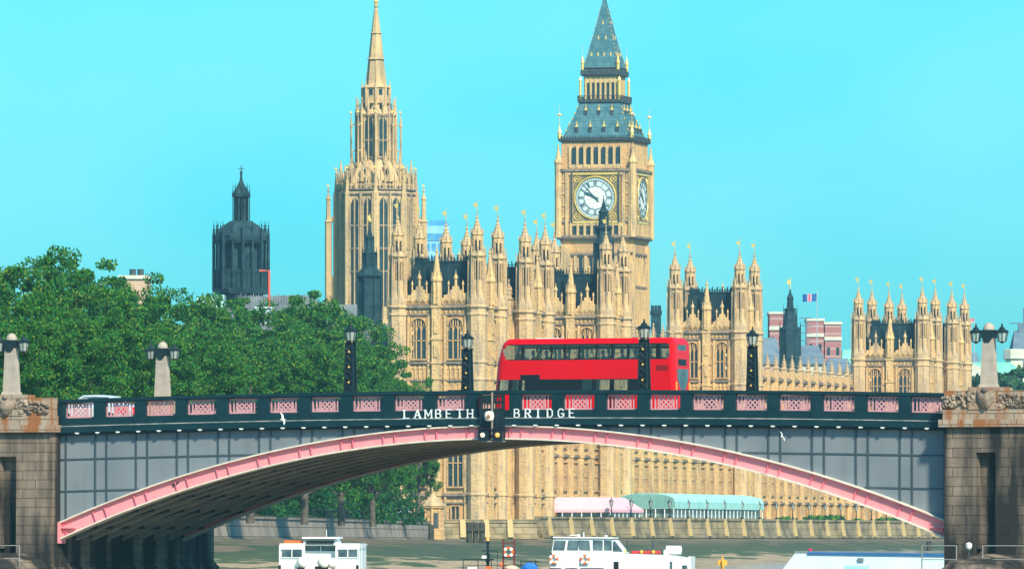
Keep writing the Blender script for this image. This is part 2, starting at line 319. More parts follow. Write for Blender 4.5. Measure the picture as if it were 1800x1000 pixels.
# ------------------------------------------------------------ bridge
def zt(t): return 11.46-.00049*t*t
def ze(t): return 9.62-5.07*(t/25.17)**2
def zi(t): return 8.93-5.28*(t/25.17)**2
HW, BW, PITCH = 25.17, 16.65, 2.395
bridge = thing('arch_bridge', 'steel arch bridge with dark green parapet, grey spandrels and pink arch ribs crossing the river', 'bridge', BO, -TH)
NT = 60
def strip(mb, z0f, z1f, y0, y1, ta=-HW, tb=HW, n=NT):
    rings = []
    for i in range(n+1):
        t = ta+(tb-ta)*i/n; a, b = z0f(t), z1f(t)
        rings.append([(t,y0,a),(t,y1,a),(t,y1,b),(t,y0,b)])
    return mb.loft(rings)
off = lambda k: (lambda t: zt(t)+k)
# deck and parapets (out past the piers a little)
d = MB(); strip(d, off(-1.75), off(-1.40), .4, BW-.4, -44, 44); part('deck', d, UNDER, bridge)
for side in (0, 1):
    def y(a, b): return (a, b) if side == 0 else (BW-b, BW-a)
    m = MB(); strip(m, off(-.17), off(0), *y(-.06,.42)); strip(m, off(-1.42), off(-1.02), *y(.02,.34)); strip(m, off(-.215), off(-.173), *y(.0,.36))
    for k in range(-10, 11):
        c = k*PITCH; hw = .33
        for cc in ((c-PITCH/2,) if k > -10 else (c-PITCH/2-.05, c-PITCH/2+.05)):
            z = zt(cc); m.box(cc-hw, cc+hw, *y(-.03,.38), z-1.418, z-.217)
            m.box(cc-hw+.09, cc+hw-.09, *y(-.045,-.032), z-.95, z-.32)
    z = zt(10.5*PITCH); m.box(10.5*PITCH-.33, 10.5*PITCH+.33, *y(-.03,.38), z-1.418, z-.217)
    part('parapet', m, GREEN, bridge)
    l = MB(); strip(l, off(-1.47), off(-1.424), *y(-.10,.36)); part('ledge', l, LEDGE, bridge)
    f = MB(); strip(f, off(-1.80), off(-1.475), *y(-.16,.5)); strip(f, off(-1.93), off(-1.803), *y(.0,.5)); part('fascia', f, GREEN, bridge)
    if side == 0:
        bm_ = MB(); bm_.box(-.10,.10,-.19,-.02,-.055,.0); bm_.box(-.05,.05,-.165,-.10,-.09,-.055); me = bm_.mesh('bracket_cap', mat('white_gloss_paint', (.78,.78,.72,1)))
        for k in range(-20, 21):
            t = k*1.2
            if abs(t) < 1: continue
            link('bracket_cap', me, bridge, T(t, 0, zt(t)-1.802))
    # pink lattice panels
    l = MB(); W2, H = .86, .795; b = .035
    l.box(-W2,W2,-.04,.04,0,.07); l.box(-W2,W2,-.04,.04,H-.07,H)
    for x in (-W2+.04,-W2+.26,-W2+.44,W2-.44,W2-.26,W2-.04): l.box(x-b,x+b,-.035,.035,.071,H-.071)
    q = .42
    for s_ in (-1, 1):
        for o_ in (-.5, -.27, 0, .27, .5):
            pts = []
            for u in (-1, 1):
                pts.append((o_*1.4*0+u*.36, u*s_*.36))
            # clipped diagonal
            cx = o_; a = Vector((cx-.33, -.33*s_)); e = Vector((cx+.33, .33*s_))
            def clip(p0, p1):
                t0, t1 = 0., 1.; dx = p1.x-p0.x
                for lo_, hi_ in ((-.40, .40),):
                    ta, tb = (lo_-p0.x)/dx, (hi_-p0.x)/dx; t0, t1 = max(t0, min(ta,tb)), min(t1, max(ta,tb))
                return (p0.lerp(p1, t0), p0.lerp(p1, t1)) if t1 > t0 else None
            r_ = clip(a, e)
            if r_:
                p0, p1 = r_; nv = (p1-p0).normalized(); nv = Vector((-nv.y, nv.x))*b
                yy = .028+.004*s_
                l.prism([(p0.x-nv.x,p0.y-nv.y+H/2),(p1.x-nv.x,p1.y-nv.y+H/2),(p1.x+nv.x,p1.y+nv.y+H/2),(p0.x+nv.x,p0.y+nv.y+H/2)], -yy, yy)
    me = l.mesh('lattice_panel', PINKL)
    for k in range(-10, 11):
        if k == 0 and side == 0: continue
        t = k*PITCH; link('lattice_panel', me, bridge, T(t, .2 if side == 0 else BW-.2, zt(t)-1.015))
# spandrels, stiffeners
for side in (0, 1):
    y0, y1 = (.25, .33) if side == 0 else (BW-.33, BW-.25)
    s_ = MB(); strip(s_, lambda t: ze(t)-.02, lambda t: max(zt(t)-1.86, ze(t)-.01), y0, y1); part('spandrel_wall', s_, GREY, bridge)
    if side == 0:
        s_ = MB()
        for k in range(-11, 11):
            for o_ in (-.33, .33):
                t = (k+.5)*PITCH+o_
                if abs(t) < HW and zt(t)-1.9 > ze(t)+.03: s_.box(t-.035, t+.035, .18, .252, ze(t), zt(t)-1.9)
        for dz in (-3.2, -4.9):
            n0 = 100
            for sg in (-1, 1):
                ts = [t*.25 for t in range(0, 101) if zt(t*.25)+dz > ze(t*.25)+.05]
                if ts: a, b_ = ts[0], HW; strip(s_, lambda t: zt(t)+dz-.035, lambda t: zt(t)+dz+.035, .20, .253, *( (a,b_) if sg > 0 else (-b_,-a)), n=12)
        islands('stiffener', s_, GREYL, bridge)
# ribs
for k in range(9):
    yc = .30+k*(BW-.6)/8
    if k in (0, 8):
        r_ = MB(); strip(r_, lambda t: zi(t)+.05, lambda t: ze(t)-.05, yc-.17 if k == 0 else yc-.03, yc+.03 if k == 0 else yc+.17)
        part('arch_rib', r_, PINK, bridge)
        e0, e1 = (yc-.40, yc+.3) if k == 0 else (yc-.3, yc+.4)
        f = MB(); strip(f, lambda t: ze(t)-.05, lambda t: ze(t)+.03, e0, e1); strip(f, lambda t: zi(t)-.03, lambda t: zi(t)+.05, e0, e1); part('rib_flange', f, CREAM, bridge)
        if k == 0:
            f = MB()
            for q in range(-11, 11):
                for o_ in (-.33, .33):
                    t = (q+.5)*PITCH+o_
                    if abs(t) < HW-.1:
                        sl = -2*5.17*t/25.17**2; z0, z1 = zi(t)+.052, ze(t)-.052; h = (z1-z0); dx = -sl*h*.5
                        f.loft([[(t-dx-.02,yc-.27,z0),(t-dx+.02,yc-.27,z0),(t-dx+.02,yc-.168,z0),(t-dx-.02,yc-.168,z0)], [(t+dx-.02,yc-.27,z1),(t+dx+.02,yc-.27,z1),(t+dx+.02,yc-.168,z1),(t+dx-.02,yc-.168,z1)]])
            islands('rib_stiffener', f, REDP, bridge)
            f = MB()
            for sg in (-1, 1):
                f.box(min(sg*HW, sg*(HW-.16)), max(sg*HW, sg*(HW-.16)), yc-.42, yc+.3, zi(HW)-.18, ze(HW)+.05); f.box(min(sg*HW, sg*(HW-1)), max(sg*HW, sg*(HW-1)), yc-.38, yc-.168, zi(HW)+.62, zi(HW)+.72)
            islands('bearing', f, PINK, bridge)
    else:
        r_ = MB(); strip(r_, lambda t: zi(t)+.06, lambda t: ze(t)-.02, yc-.06, yc+.06); strip(r_, lambda t: zi(t)-.02, lambda t: zi(t)+.06, yc-.16, yc+.16)
        part('inner_rib', r_, RIBM, bridge)
br = MB()
for q in range(-10, 11):
    t = q*PITCH
    br.box(t-.06, t+.06, .5, BW-.5, zi(t)+.10, zi(t)+.26); br.box(t-.05, t+.05, .5, BW-.5, ze(t)-.25, ze(t)-.12)
    for k in range(8):
        ya, yb = .30+k*(BW-.6)/8, .30+(k+1)*(BW-.6)/8
        if q < 10: br.tube([(t, ya, zi(t)+.2), (t+PITCH, yb, zi(t+PITCH)+.2)], .05, 4)
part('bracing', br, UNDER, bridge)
sf = MB(); strip(sf, lambda t: ze(t)-.02, lambda t: ze(t)+.06, .55, BW-.55); part('soffit_shade_sheet', sf, UNDER, bridge)  # added dark sheet standing in for the shaded gaps above the ribs
# piers
def relief(mb, cx, w2, z0, z1, y, seed):
    rd = random.Random(seed); h = z1-z0
    mb.loft([[(cx+sx*k_, y-.12*q, z0+h*zz) for sx, zz in ((-.42,.95),(-.46,.5),(-.25,.15),(0,.02),(.25,.15),(.46,.5),(.42,.95))][::-1] for k_, q in ((1.1,-.6),(1,1),(.7,1.5))])
    mb.ball((cx, y-.16, z0+h*.98), (.2,.14,.14), 8)
    for sg in (-1, 1):
        for q in range(70):
            u = rd.random(); x = cx+sg*(.5+u*(w2-.62)); v = .12+.76*rd.random()*(1-.35*u)
            mb.ball((x, y+.06, z0+h*v), (rd.uniform(.05,.17), rd.uniform(.08,.2), rd.uniform(.05,.15)), 6)
        for k_ in range(3):
            c = Vector((cx+sg*(.85+.6*k_), y-.02, z0+h*(.55-.1*k_)))
            mb.tube([tuple(c+Vector((sg*(.26-.03*a)*cos(a*.9+k_), -.02, (.26-.03*a)*sin(a*.9+k_)))) for a in range(8)], .045, 5)
for sg in (-1, 1):
    pc = 27.75*sg; x0, x1 = pc-2.56, pc+2.56; NX = 27.45*sg if sg > 0 else pc; YF = -.9
    m = MB()
    n0, n1 = NX-.55, NX+.5
    m.box(x0, n0, YF, 20.4, -4, 9.40); m.box(n1, x1, YF, 20.4, -4, 9.40); m.box(n0, n1, YF, 20.4, 8.1, 9.40); m.box(n0, n1, YF+.55, 20.4, -4, 8.1)
    m.frus(n0-.001, n0+.2, YF+.05, YF+.56, 3.2, n0-.001, n0+.05, YF+.3, YF+.56, 8.0)
    # tapered cutwater noses and their footing
    for yy, s2 in ((YF, -1), (20.4, 1)):
        m.loft([[(pc+2.4*cos(a), yy+s2*sin(a)*3.6, z) for a in [pi*i/14 for i in range(15)]] for z in (-4, 2.15)]+[[(pc+2.1*cos(a), yy+s2*sin(a)*3.0, 2.55) for a in [pi*i/14 for i in range(15)]], [(pc+1.0*cos(a), yy+s2*sin(a)*1.2, 2.95) for a in [pi*i/14 for i in range(15)]]])
    m.box(x0-.12, x1+.12, YF-.12, 20.5, -4, 2.2)
    part('pier', m, GRAN, bridge)
    m = MB(); m.box(x0-.22, x1+.22, YF-.28, 20.6, 9.402, 9.78); m.box(x0-.04, x1+.04, YF-.1, 20.5, 9.782, 10.28); m.box(x0+.02, x1-.02, YF-.02, -.0, 10.282, 11.25)
    m.box(x0+.02, x1-.02, BW+.1, 20.4, 10.282, 11.25); m.box(NX-.95, NX+.95, YF-.14, .5, 10.284, 11.42); m.box(pc-.95, pc+.95, 18.4, 20.2, 11.25, 11.42)
    part('pier_parapet', m, GRANT, bridge)
    m = MB(); relief(m, NX, 2.5, 10.28, 11.3, YF-.1, 5+sg); part('carved_relief', m, RELIEF, bridge, smooth=True)
# lettering
GL = {'L':[(0,0,0,1),(0,0,.62,0)], 'A':[(0,0,.36,1),(.36,1,.72,0),(.14,.34,.58,.34)], 'M':[(0,0,0,1),(0,1,.42,.25),(.42,.25,.84,1),(.84,0,.84,1)],
      'B':[(0,0,0,1),(0,1,.42,1),(.42,1,.56,.88),(.56,.88,.56,.66),(.56,.66,.42,.53),(.42,.53,0,.53),(.42,.53,.62,.38),(.62,.38,.62,.14),(.62,.14,.46,0),(.46,0,0,0)],
      'E':[(0,0,0,1),(0,1,.6,1),(0,.52,.42,.52),(0,0,.62,0)], 'T':[(.34,0,.34,1),(0,1,.68,1)], 'H':[(0,0,0,1),(.66,0,.66,1),(0,.5,.66,.5)],
      'R':[(0,0,0,1),(0,1,.42,1),(.42,1,.58,.86),(.58,.86,.58,.64),(.58,.64,.42,.5),(.42,.5,0,.5),(.3,.5,.64,0)], 'I':[(.2,0,.2,1)],
      'D':[(0,0,0,1),(0,1,.4,1),(.4,1,.64,.78),(.64,.78,.64,.22),(.64,.22,.4,0),(.4,0,0,0)],
      'G':[(.62,.85,.46,1),(.46,1,.2,1),(.2,1,0,.76),(0,.76,0,.24),(0,.24,.2,0),(.2,0,.46,0),(.46,0,.64,.16),(.64,.16,.64,.46),(.64,.46,.38,.46)]}
SERIF = {'L':[(0,1),(0,0)],'A':[(0,0),(.72,0)],'M':[(0,0),(.84,0),(0,1),(.84,1)],'B':[],'E':[],'T':[(.34,0)],'H':[(0,0),(0,1),(.66,0),(.66,1)],'R':[(0,0),(.64,0)],'I':[(.2,0),(.2,1)],'D':[],'G':[]}
LETW = mat('white_lettering_paint', (.74,.80,.78,1), (.66,.72,.70,1), 4)
def word(txt, t0, t1):
    m = MB(); n = len(txt); H = .43; th = .026
    for i, ch in enumerate(txt):
        tc_ = t0+(t1-t0)*i/(n-1); z = zt(tc_)-1.415; ox = tc_-.33*H*1.05
        def bar(a, b_, c, d_, th=th):
            p0, p1 = Vector((ox+a*H, z+b_*H)), Vector((ox+c*H, z+d_*H)); u = (p1-p0).normalized(); nv = Vector((-u.y,u.x))*th; p0 -= u*th*.7; p1 += u*th*.7
            yy = -.075-.0015*random.random()
            m.prism([(p0.x-nv.x,p0.y-nv.y),(p1.x-nv.x,p1.y-nv.y),(p1.x+nv.x,p1.y+nv.y),(p0.x+nv.x,p0.y+nv.y)], yy, .03)
        for sg_ in GL[ch]: bar(*sg_)
        for x, z_ in SERIF[ch]: bar(x-.13, z_+(.04 if z_ == 0 else -.04), x+.13, z_+(.04 if z_ == 0 else -.04), .02)
    part('lettering', m, LETW, bridge, 'white raised capital letters reading '+txt)
word('LAMBETH', -4.93, -1.32); word('BRIDGE', 1.33, 4.42)
# navigation light cage hung on the crown
cage = thing('navigation_light_cage', 'dark openwork cage with two signal lamps and white marker at the bridge crown', 'signal', bri(0,-.02,0), -TH)
m = MB(); zc = zt(0)
for x in (-.62, 0, .62): m.box(x-.07, x+.07, -.30, -.12, zc-1.95, zc-.16)
for z in (-.30, -.62, -1.0, -1.35, -1.7): m.box(-.55, .55, -.27, -.14, zc+z-.06, zc+z+.06)
for x in (-.42,-.26,.22,.42): m.box(x-.025, x+.025, -.25, -.2, zc-1.0, zc-.3)
m.box(-.68, .68, -.26, -.10, zc-1.95, zc-1.08)
part('cage_frame', m, GREEN2, cage)
for sx, c in ((-.42, (1,.85,.5,1)), (.42, (1,.45,.08,1))):
    m = MB(); m.box(sx-.26, sx+.26, -.5, -.02, zc-2.62, zc-2.05); m.box(sx-.3, sx+.3, -.55, -.02, zc-2.05, zc-1.99); b_ = part('signal_lamp', m, GREEN2, cage)
    m = MB(); m.lathe([(.12,0),(.13,.04),(.07,.08)], 12, M=T(sx,-.5,zc-2.34)@Matrix.Rotation(R(90),4,'X')); part('lens', m, emit('signal_lens', c, .3), b_)
m = MB(); m.tube([(.06,-.38,zc-.1),(.07,-.4,zc-2.3)], .055, 8); m.box(-.7,.8,-.4,-.3,zc-2.7,zc-2.63); part('hanging_pole', m, mat('weathered_pole', (.3,.24,.18,1), (.16,.17,.17,1), 1), cage)
m = MB(); m.lathe([(.1,-.26),(.22,-.2),(.26,0),(.22,.2),(.1,.26)], 14, -.06, -.48); m.ball((-.06,-.48,.0+0), .01); o = part('marker_disc', m, mat('white_marker', (.8,.74,.62,1)), cage); o.location.z = zc-1.35
m = MB(); m.tube([(.0,-.52,-.02),(.0,-.76,-.02)], .10, 10); o2 = part('disc_boss', m, mat('rust', (.35,.14,.07,1)), o)
# road and pavements on the deck
for nm, y0, y1, dz, mt in (('road', 2.9, BW-2.9, -1.30, ASPH), ('pavement', .45, 2.9, -1.18, PAVE), ('pavement', BW-2.9, BW-.45, -1.18, PAVE)):
    g = MB(); strip(g, off(dz-.09), off(dz), y0, y1, -44, 44); o = struct(nm, g, mt); o.location = BO; o.rotation_euler = (0,0,-TH)
g = MB()
for k in range(-20, 21): g.box(k*2.1-.5, k*2.1+.5, BW/2-.06, BW/2+.06, zt(k*2.1)-1.296, zt(k*2.1)-1.292)
o = struct('road_marking', g, mat('road_paint', (.7,.7,.68,1))); o.location = BO; o.rotation_euler = (0,0,-TH)

# ---- lamps on the bridge
def lantern(par, cx, cy, z, s=1, smooth=False):
    f = MB(); n = 8
    f.lathe([(.05*s,z-.34*s),(.10*s,z-.30*s),(.20*s,z-.24*s)], n, cx, cy); f.lathe([(.30*s,z+.20*s),(.36*s,z+.24*s),(.25*s,z+.34*s),(.16*s,z+.37*s),(.14*s,z+.46*s),(.06*s,z+.5*s),(.03*s,z+.68*s)], n, cx, cy)
    for i in range(n):
        a = pi/n+2*pi*i/n; f.tube([(cx+.21*s*cos(a), cy+.21*s*sin(a), z-.26*s), (cx+.31*s*cos(a), cy+.31*s*sin(a), z+.22*s)], .018*s, 4)
    o = part('lantern', f, GREEN2, par)
    q = MB(); q.lathe([(.19*s,z-.24*s),(.285*s,z+.20*s)], n, cx, cy); part('lantern_glass', q, LAMPGLASS, o)
def granite_lamp(t, y, label):
    r_ = thing('stone_lamp_pillar', label, 'lamp', bri(t, y, 11.42), -TH, 'granite lamp pillars on the bridge piers')
    m = MB()
    m.frus(-.43,.43,-.43,.43,0,-.39,.39,-.39,.39,.16); m.frus(-.36,.36,-.36,.36,.16,-.27,.27,-.27,.27,2.55); m.box(-.32,.32,-.32,.32,1.40,1.42); m.box(-.293,.293,-.293,.293,2.07,2.09)
    part('shaft', m, GRANL, r_)
    m = MB(); m.lathe([(.30,2.93),(.29,3.06),(.20,3.22),(.08,3.29)], 10); part('cap', m, GRANL, r_)
    m = MB(); m.box(-.32,.32,-.32,.32,2.55,2.93); m.frus(-.12,.12,-.33,.33,2.30,-.31,.31,-.33,.33,2.55); m.box(-1.0,1.0,-.08,.08,2.80,2.90)
    part('bracket', m, GREEN2, r_)
    for sx in (-1, 1): lantern(r_, sx*.70, 0, 2.58, 1.0)
    return r_
granite_lamp(-27.8, -.3, 'pale granite lamp pillar with two lanterns on the left bridge pier, nearest the left edge')
granite_lamp(-27.8, 19.2, 'pale granite lamp pillar with two lanterns standing across the road in front of the trees')
granite_lamp(27.4, -.3, 'pale granite lamp pillar with two lanterns above the right bridge pier against blue sky')
granite_lamp(27.6, 19.2, 'pale granite lamp pillar on the far corner of the right pier')
def dark_lamp(t, y, label):
    r_ = thing('parapet_lamp', label, 'lamp', bri(t, y, zt(t)), -TH, 'dark lamp standards on the bridge parapets')
    m = MB(); H = 2.62
    for sx in (-1, 1):
        for sy in (-1, 1): m.frus(*sorted((sx*.28, sx*.18)), *sorted((sy*.28, sy*.18)), 0, *sorted((sx*.22, sx*.13)), *sorted((sy*.22, sy*.13)), H)
    m.frus(-.2,.2,-.2,.2,0,-.14,.14,-.14,.14,H)
    for k in range(7):
        z = .15+k*.36; w_ = .285-.024*k
        for sx in (-1, 1): m.tube([(-sx*w_, -w_, z), (sx*w_, -w_, z+.36)], .022, 4)
    m.box(-.26,.26,-.26,.26,H,H+.06)
    part('standard', m, GREEN2, r_)
    for k in range(3):
        q = MB(); q.ball((0, -.26+.03*k, .52+.80*k), (.065,.05,.065), 8); part('rosette', q, GOLD, r_)
    q = MB()
    for sx in (-1, 1): q.ball((sx*.19,-.23,H+.03), .05, 6)
    part('rosette', q, GOLD, r_)
    lantern(r_, 0, 0, H+.36, 1.05)
dark_lamp(-8.25, .2, 'dark lattice lamp standard with gold studs on the near parapet in front of the trees')
dark_lamp(8.35, .2, 'dark lattice lamp standard with gold studs crossing in front of the red bus')
dark_lamp(-8.25, BW-.2, 'dark lattice lamp standard in front of the arched windows, left of the bus')
dark_lamp(8.35, BW-.2, 'dark lattice lamp standard on the far parapet, right of the bus')

# ------------------------------------------------------------ vehicles on the bridge
BT, BY, BL, BWD = 3.98, 3.9, 10.35, 2.5
bus = thing('double_decker_bus', 'bright red double decker bus driving across the bridge', 'bus', bri(BT, BY, zt(BT)-1.30), -TH)
bus.scale = (1,1,.972); L2 = BL/2
def bus_ring(z):
    # plan outline at height z: front at -x, leaning back above 1.9 m
    fx = -L2+(.10*max(0, z-1.2) if z < 3.0 else .18+.28*(z-3.0)) + (.5*max(0, z-3.85)**1 if z > 3.85 else 0)
    bx = L2-(.03*z if z < 3.9 else .12+.7*(z-3.9))
    hy = BWD/2-(0 if z < 3.9 else (.26*((z-3.9)/.3)**2))
    rf, rb = .55, .22
    pts = []
    def arc(cx, cy, r, a0, a1, k): return [(cx+r*cos(a0+(a1-a0)*i/k), cy+r*sin(a0+(a1-a0)*i/k), z) for i in range(k+1)]
    pts += arc(fx+rf, -hy+rf, rf, pi, 1.5*pi, 6)
    NXS = 84
    xa, xb = fx+rf, bx-rb
    pts += [(xa+(xb-xa)*i/NXS, -hy, z) for i in range(1, NXS)]
    pts += arc(bx-rb, -hy+rb, rb, 1.5*pi, 2*pi, 3); pts += arc(bx-rb, hy-rb, rb, 0, .5*pi, 3)
    pts += [(xb+(xa-xb)*i/NXS, hy, z) for i in range(1, NXS)]
    pts += arc(fx+rf, hy-rf, rf, .5*pi, pi, 6)
    return pts
ZB = [.32,.9,1.25,1.31,1.98,2.3,2.65,3.02,3.07,3.15,3.25,3.45,3.65,3.74,3.82,3.88,3.95,4.05,4.13,4.18]
rings = [bus_ring(z) for z in ZB]; NB = len(rings[0])
body, glass, blk = MB(), MB(), MB()
up_posts = [-3.42,-2.58,-1.78,-1.02,-.22,.74,1.60,2.50,3.35,4.2]
for r_i in range(len(ZB)-1):
    zc_ = (ZB[r_i]+ZB[r_i+1])/2
    for i in range(NB):
        j = (i+1) % NB
        q = [rings[r_i][i], rings[r_i][j], rings[r_i+1][j], rings[r_i+1][i]]; cx = sum(p[0] for p in q)/4; cy = sum(p[1] for p in q)/4
        side = abs(cy) > BWD/2-.25
        tgt = body
        if 3.02 < zc_ < 3.88:
            if side and -4.55 < cx < 4.9:
                # rounded ends of the side glazing band
                ez = abs(zc_-3.45)/.43; x_l = -4.52+.40*(1-math.sqrt(max(0,1-ez*ez))); x_r = 4.86-.16*(ez**3)
                if x_l < cx < x_r:
                    tgt = glass
                    if any(abs(cx-u) < .065 for u in up_posts) or (3.65 < zc_ < 3.74 and cx > -3.4): tgt = blk
                    if zc_ < 3.07 or zc_ > 3.82: tgt = blk
            elif cx < -4.3 and abs(cy) < 1.05: tgt = glass
        elif 1.25 < zc_ < 1.98:
            if side and -4.9 < cx < 3.75:
                tgt = blk
                if any(a < cx < b for a, b in ((-4.75,-4.2),(-4.0,-3.7),(-3.5,-3.2),(-.1,.5),(.75,1.55),(1.75,2.55),(3.2,3.7))) and zc_ > 1.31: tgt = glass
            elif cx < -4.5 and abs(cy) < 1.0: tgt = glass
        tgt.add(q, [(0,1,2,3)])
body.add(rings[-1], [tuple(range(NB))]); body.add(rings[0], [tuple(range(NB-1,-1,-1))])
part('body', body, RED, bus); part('window', glass, BUSGLASS, bus); part('window_pillar', blk, BLACK, bus)
m = MB(); m.box(-L2+.6, L2-.4, -1.15, 1.15, 2.1, 2.2); m.box(-L2+.6, L2-.4, -1.15, 1.15, .5, .6); part('floor', m, BLACK, bus)
m = MB()
for x in [-3.9+.8*k for k in range(10)]:
    for y in (-.75, .75): m.box(x, x+.42, y-.4, y+.4, 2.55, 2.65); m.box(x+.36, x+.46, y-.4, y+.4, 2.65, 3.16)
part('seat', m, SEATC, bus)
m = MB(); yb = -BWD/2-.012
m.box(-3.55,-2.45,yb,yb+.03,1.99,2.24); m.box(-3.3,-1.2,yb-.004,yb+.02,.9,1.99); m.box(-2.3,-.25,yb-.003,yb+.02,1.33,1.96)
islands('black_panel', m, BLACK, bus)
m = MB(); m.box(4.1,4.75,yb,yb+.03,2.40,2.70); part('vent_grille', m, RED_D, bus)
m = MB(); rx = L2-.125
m.prism([(-.62,3.22),(.62,3.22),(.62,3.80),(-.62,3.80)], 0, .03, T(rx+.02,0,0)@Rz(R(90))); part('rear_window', m, BGLASS, bus)
m = MB(); m.prism([(-.6,2.68),(.6,2.68),(.6,3.03),(-.6,3.03)], 0, .04, T(rx+.045,0,0)@Rz(R(90))); part('number_box', m, BLACK, bus)
m = MB(); m.prism([(-.3,1.35),(.3,1.35),(.75,1.9),(.8,2.5),(-.8,2.5),(-.75,1.9)], 0, .04, T(rx+.085,0,0)@Rz(R(90))); part('rear_panel', m, BGLASS, bus)
m = MB()
for y in (-.95,.95): m.box(rx+.04,rx+.09,y-.09,y+.09,1.35,1.8)
islands('tail_light', m, mat('amber_lens', (.8,.35,.05,1)), bus)
m = MB(); m.box(-2.9,-1.7,-.7,.7,4.17,4.23); part('roof_hatch', m, mat('white_hatch', (.8,.8,.78,1)), bus)
for x in (-2.9, 3.1):
    for y in (-1.06, 1.06):
        wme = MB(); wme.lathe([(.40,-.14),(.5,-.12),(.5,.12),(.40,.14)], 24, M=T(x,y,.5)@Matrix.Rotation(R(90),4,'X')); o = part('wheel', wme, RUBBER, bus)
        wme = MB(); wme.lathe([(.26,-.17),(.28,-.15),(.28,.15),(.26,.17)], 16, M=T(x,y,.5)@Matrix.Rotation(R(90),4,'X')); part('rim', wme, SILVER, o)
# passengers on the upper deck
pm = MB(); pm.loft([[(rx_*cos(2*pi*i/12)+ox, ry_*sin(2*pi*i/12), z) for i in range(12)] for rx_, ry_, z, ox in ((.16,.20,0,.05),(.14,.19,.25,.03),(.13,.23,.46,.0),(.09,.15,.56,-.01),(.055,.06,.60,-.02),(.055,.06,.66,-.03),(.085,.075,.70,-.05),(.10,.085,.80,-.05),(.085,.075,.89,-.04),(.03,.03,.93,-.03))])
pm.tube([(.06,-.1,.06),(-.38,-.12,.05),(-.42,-.12,-.35)], [.09,.08,.06], 8); pm.tube([(.06,.1,.06),(-.38,.12,.05),(-.42,.12,-.35)], [.09,.08,.06], 8)
pme = pm.mesh('person', BODYC, True)
for k, (x, y) in enumerate(((-3.72,-.7),(-2.92,.6),(-1.32,-.8),(-.52,-.75),(.28,.6),(1.08,-.6),(1.88,-.75),(2.05,.7),(2.68,-.8),(3.48,.6),(3.48,-.8),(-3.72,.7))):
    o = link('person', pme); o.location = bri(BT+x*1.0+.16, BY+y, zt(BT)-1.30+2.58); o.rotation_euler = (0,0,-TH)
    tag(o, 'dark silhouette of a passenger seated behind the upper windows of the red bus', 'person', 'passengers on the upper deck')
def car(t, y, label, paint):
    r_ = thing('parked_car' if 0 else 'car', label, 'car', bri(t, y, zt(t)-1.30), -TH)
    prof = [(-2.1,.35),(2.1,.35),(2.15,.75),(2.05,1.05),(1.75,1.12),(1.25,1.52),(.6,1.60),(-.35,1.58),(-1.05,1.14),(-2.05,.92),(-2.15,.6)]
    m = MB(); m.loft([[(x*(.96 if abs(yy) > .7 else 1), yy*(1 if z < 1.15 else .84), z) for x, z in prof] for yy in (-.86,-.8,.8,.86)]); part('body', m, paint, r_)
    m = MB(); m.prism([(-.9,1.18),(1.5,1.18),(1.15,1.48),(-.3,1.5)], -.775, -.70); m.prism([(-.9,1.18),(1.5,1.18),(1.15,1.48),(-.3,1.5)], .70, .775); part('window', m, BGLASS, r_)
    for x in (-1.3, 1.3):
        for yy in (-.78, .78):
            q = MB(); q.lathe([(.25,-.1),(.33,-.09),(.33,.09),(.25,.1)], 18, M=T(x,yy,.33)@Matrix.Rotation(R(90),4,'X')); part('wheel', q, RUBBER, r_)
    for yy in (-.68, .68):
        q = MB(); q.box(1.6,2.18,yy-.19,yy+.19,.56,.95); part('tail_light', q, mat('red_lens', (.75,.01,.03,1), rough=.2), r_)
    return r_
car(-24.9, 4.0, 'silver car low behind the left end of the bridge parapet', SILVER)
#car(-26.9, 9.3, 'small red car seen through the second parapet opening', RED)

# ------------------------------------------------------------ palace pieces
def win_meshes(cache, w, h, lights, arch, transoms):
    key = (w, h, lights, arch, tuple(transoms))
    if key in cache: return cache[key]
    p = MB(); zs = h-w*.55 if arch else h
    def top(x):                               # pointed-arch height at x in -w/2..w/2
        if not arch: return h
        u = abs(x)/(w/2); return zs+(h-zs)*math.sqrt(max(0, 1-u**2.2))
    out = [(-w/2,0),(w/2,0)]+[(w/2-w*i/12, top(w/2-w*i/12)) for i in range(13)] if arch else [(-w/2,0),(w/2,0),(w/2,h),(-w/2,h)]
    p.prism(out, -.04, .02)
    f = MB(); e = .16
    f.box(-w/2-e,-w/2,-.34,0,0,zs); f.box(w/2,w/2+e,-.34,0,0,zs); f.box(-w/2-e,w/2+e,-.38,0,-.22,0)
    if arch:
        for i in range(12):
            a, b = -w/2+w*i/12, -w/2+w*(i+1)/12
            f.add([(a,-.34,top(a)),(b,-.34,top(b)),(b,-.34,top(b)+e*1.2),(a,-.34,top(a)+e*1.2),(a,0,top(a)),(b,0,top(b)),(b,0,top(b)+e*1.2),(a,0,top(a)+e*1.2)], [(0,1,2,3),(0,4,5,1),(3,2,6,7)])
    else: f.box(-w/2-e,w/2+e,-.34,0,h,h+e)
    for i in range(1, lights):
        x = -w/2+w*i/lights; f.box(x-.075,x+.075,-.2,-.03,0,top(x))
    for tr in transoms: f.box(-w/2,w/2,-.21,-.03,h*tr-.07,h*tr+.07)
    if arch:                                  # tracery heads
        for i in range(lights):
            x = -w/2+w*(i+.5)/lights; s = w/lights/2
            for sg in (-1, 1): f.tube([(x+sg*s*.9,-.12,zs*.86),(x+sg*s*.55,-.12,zs*.97),(x,-.12,zs*1.02)], .05, 4)
            f.tube([(x,-.12,zs*1.02),(x,-.12,top(x))], .05, 4)
    cache[key] = (p.mesh('window', WGLASS), f.mesh('window_frame', STONE)); return cache[key]
WC = {}
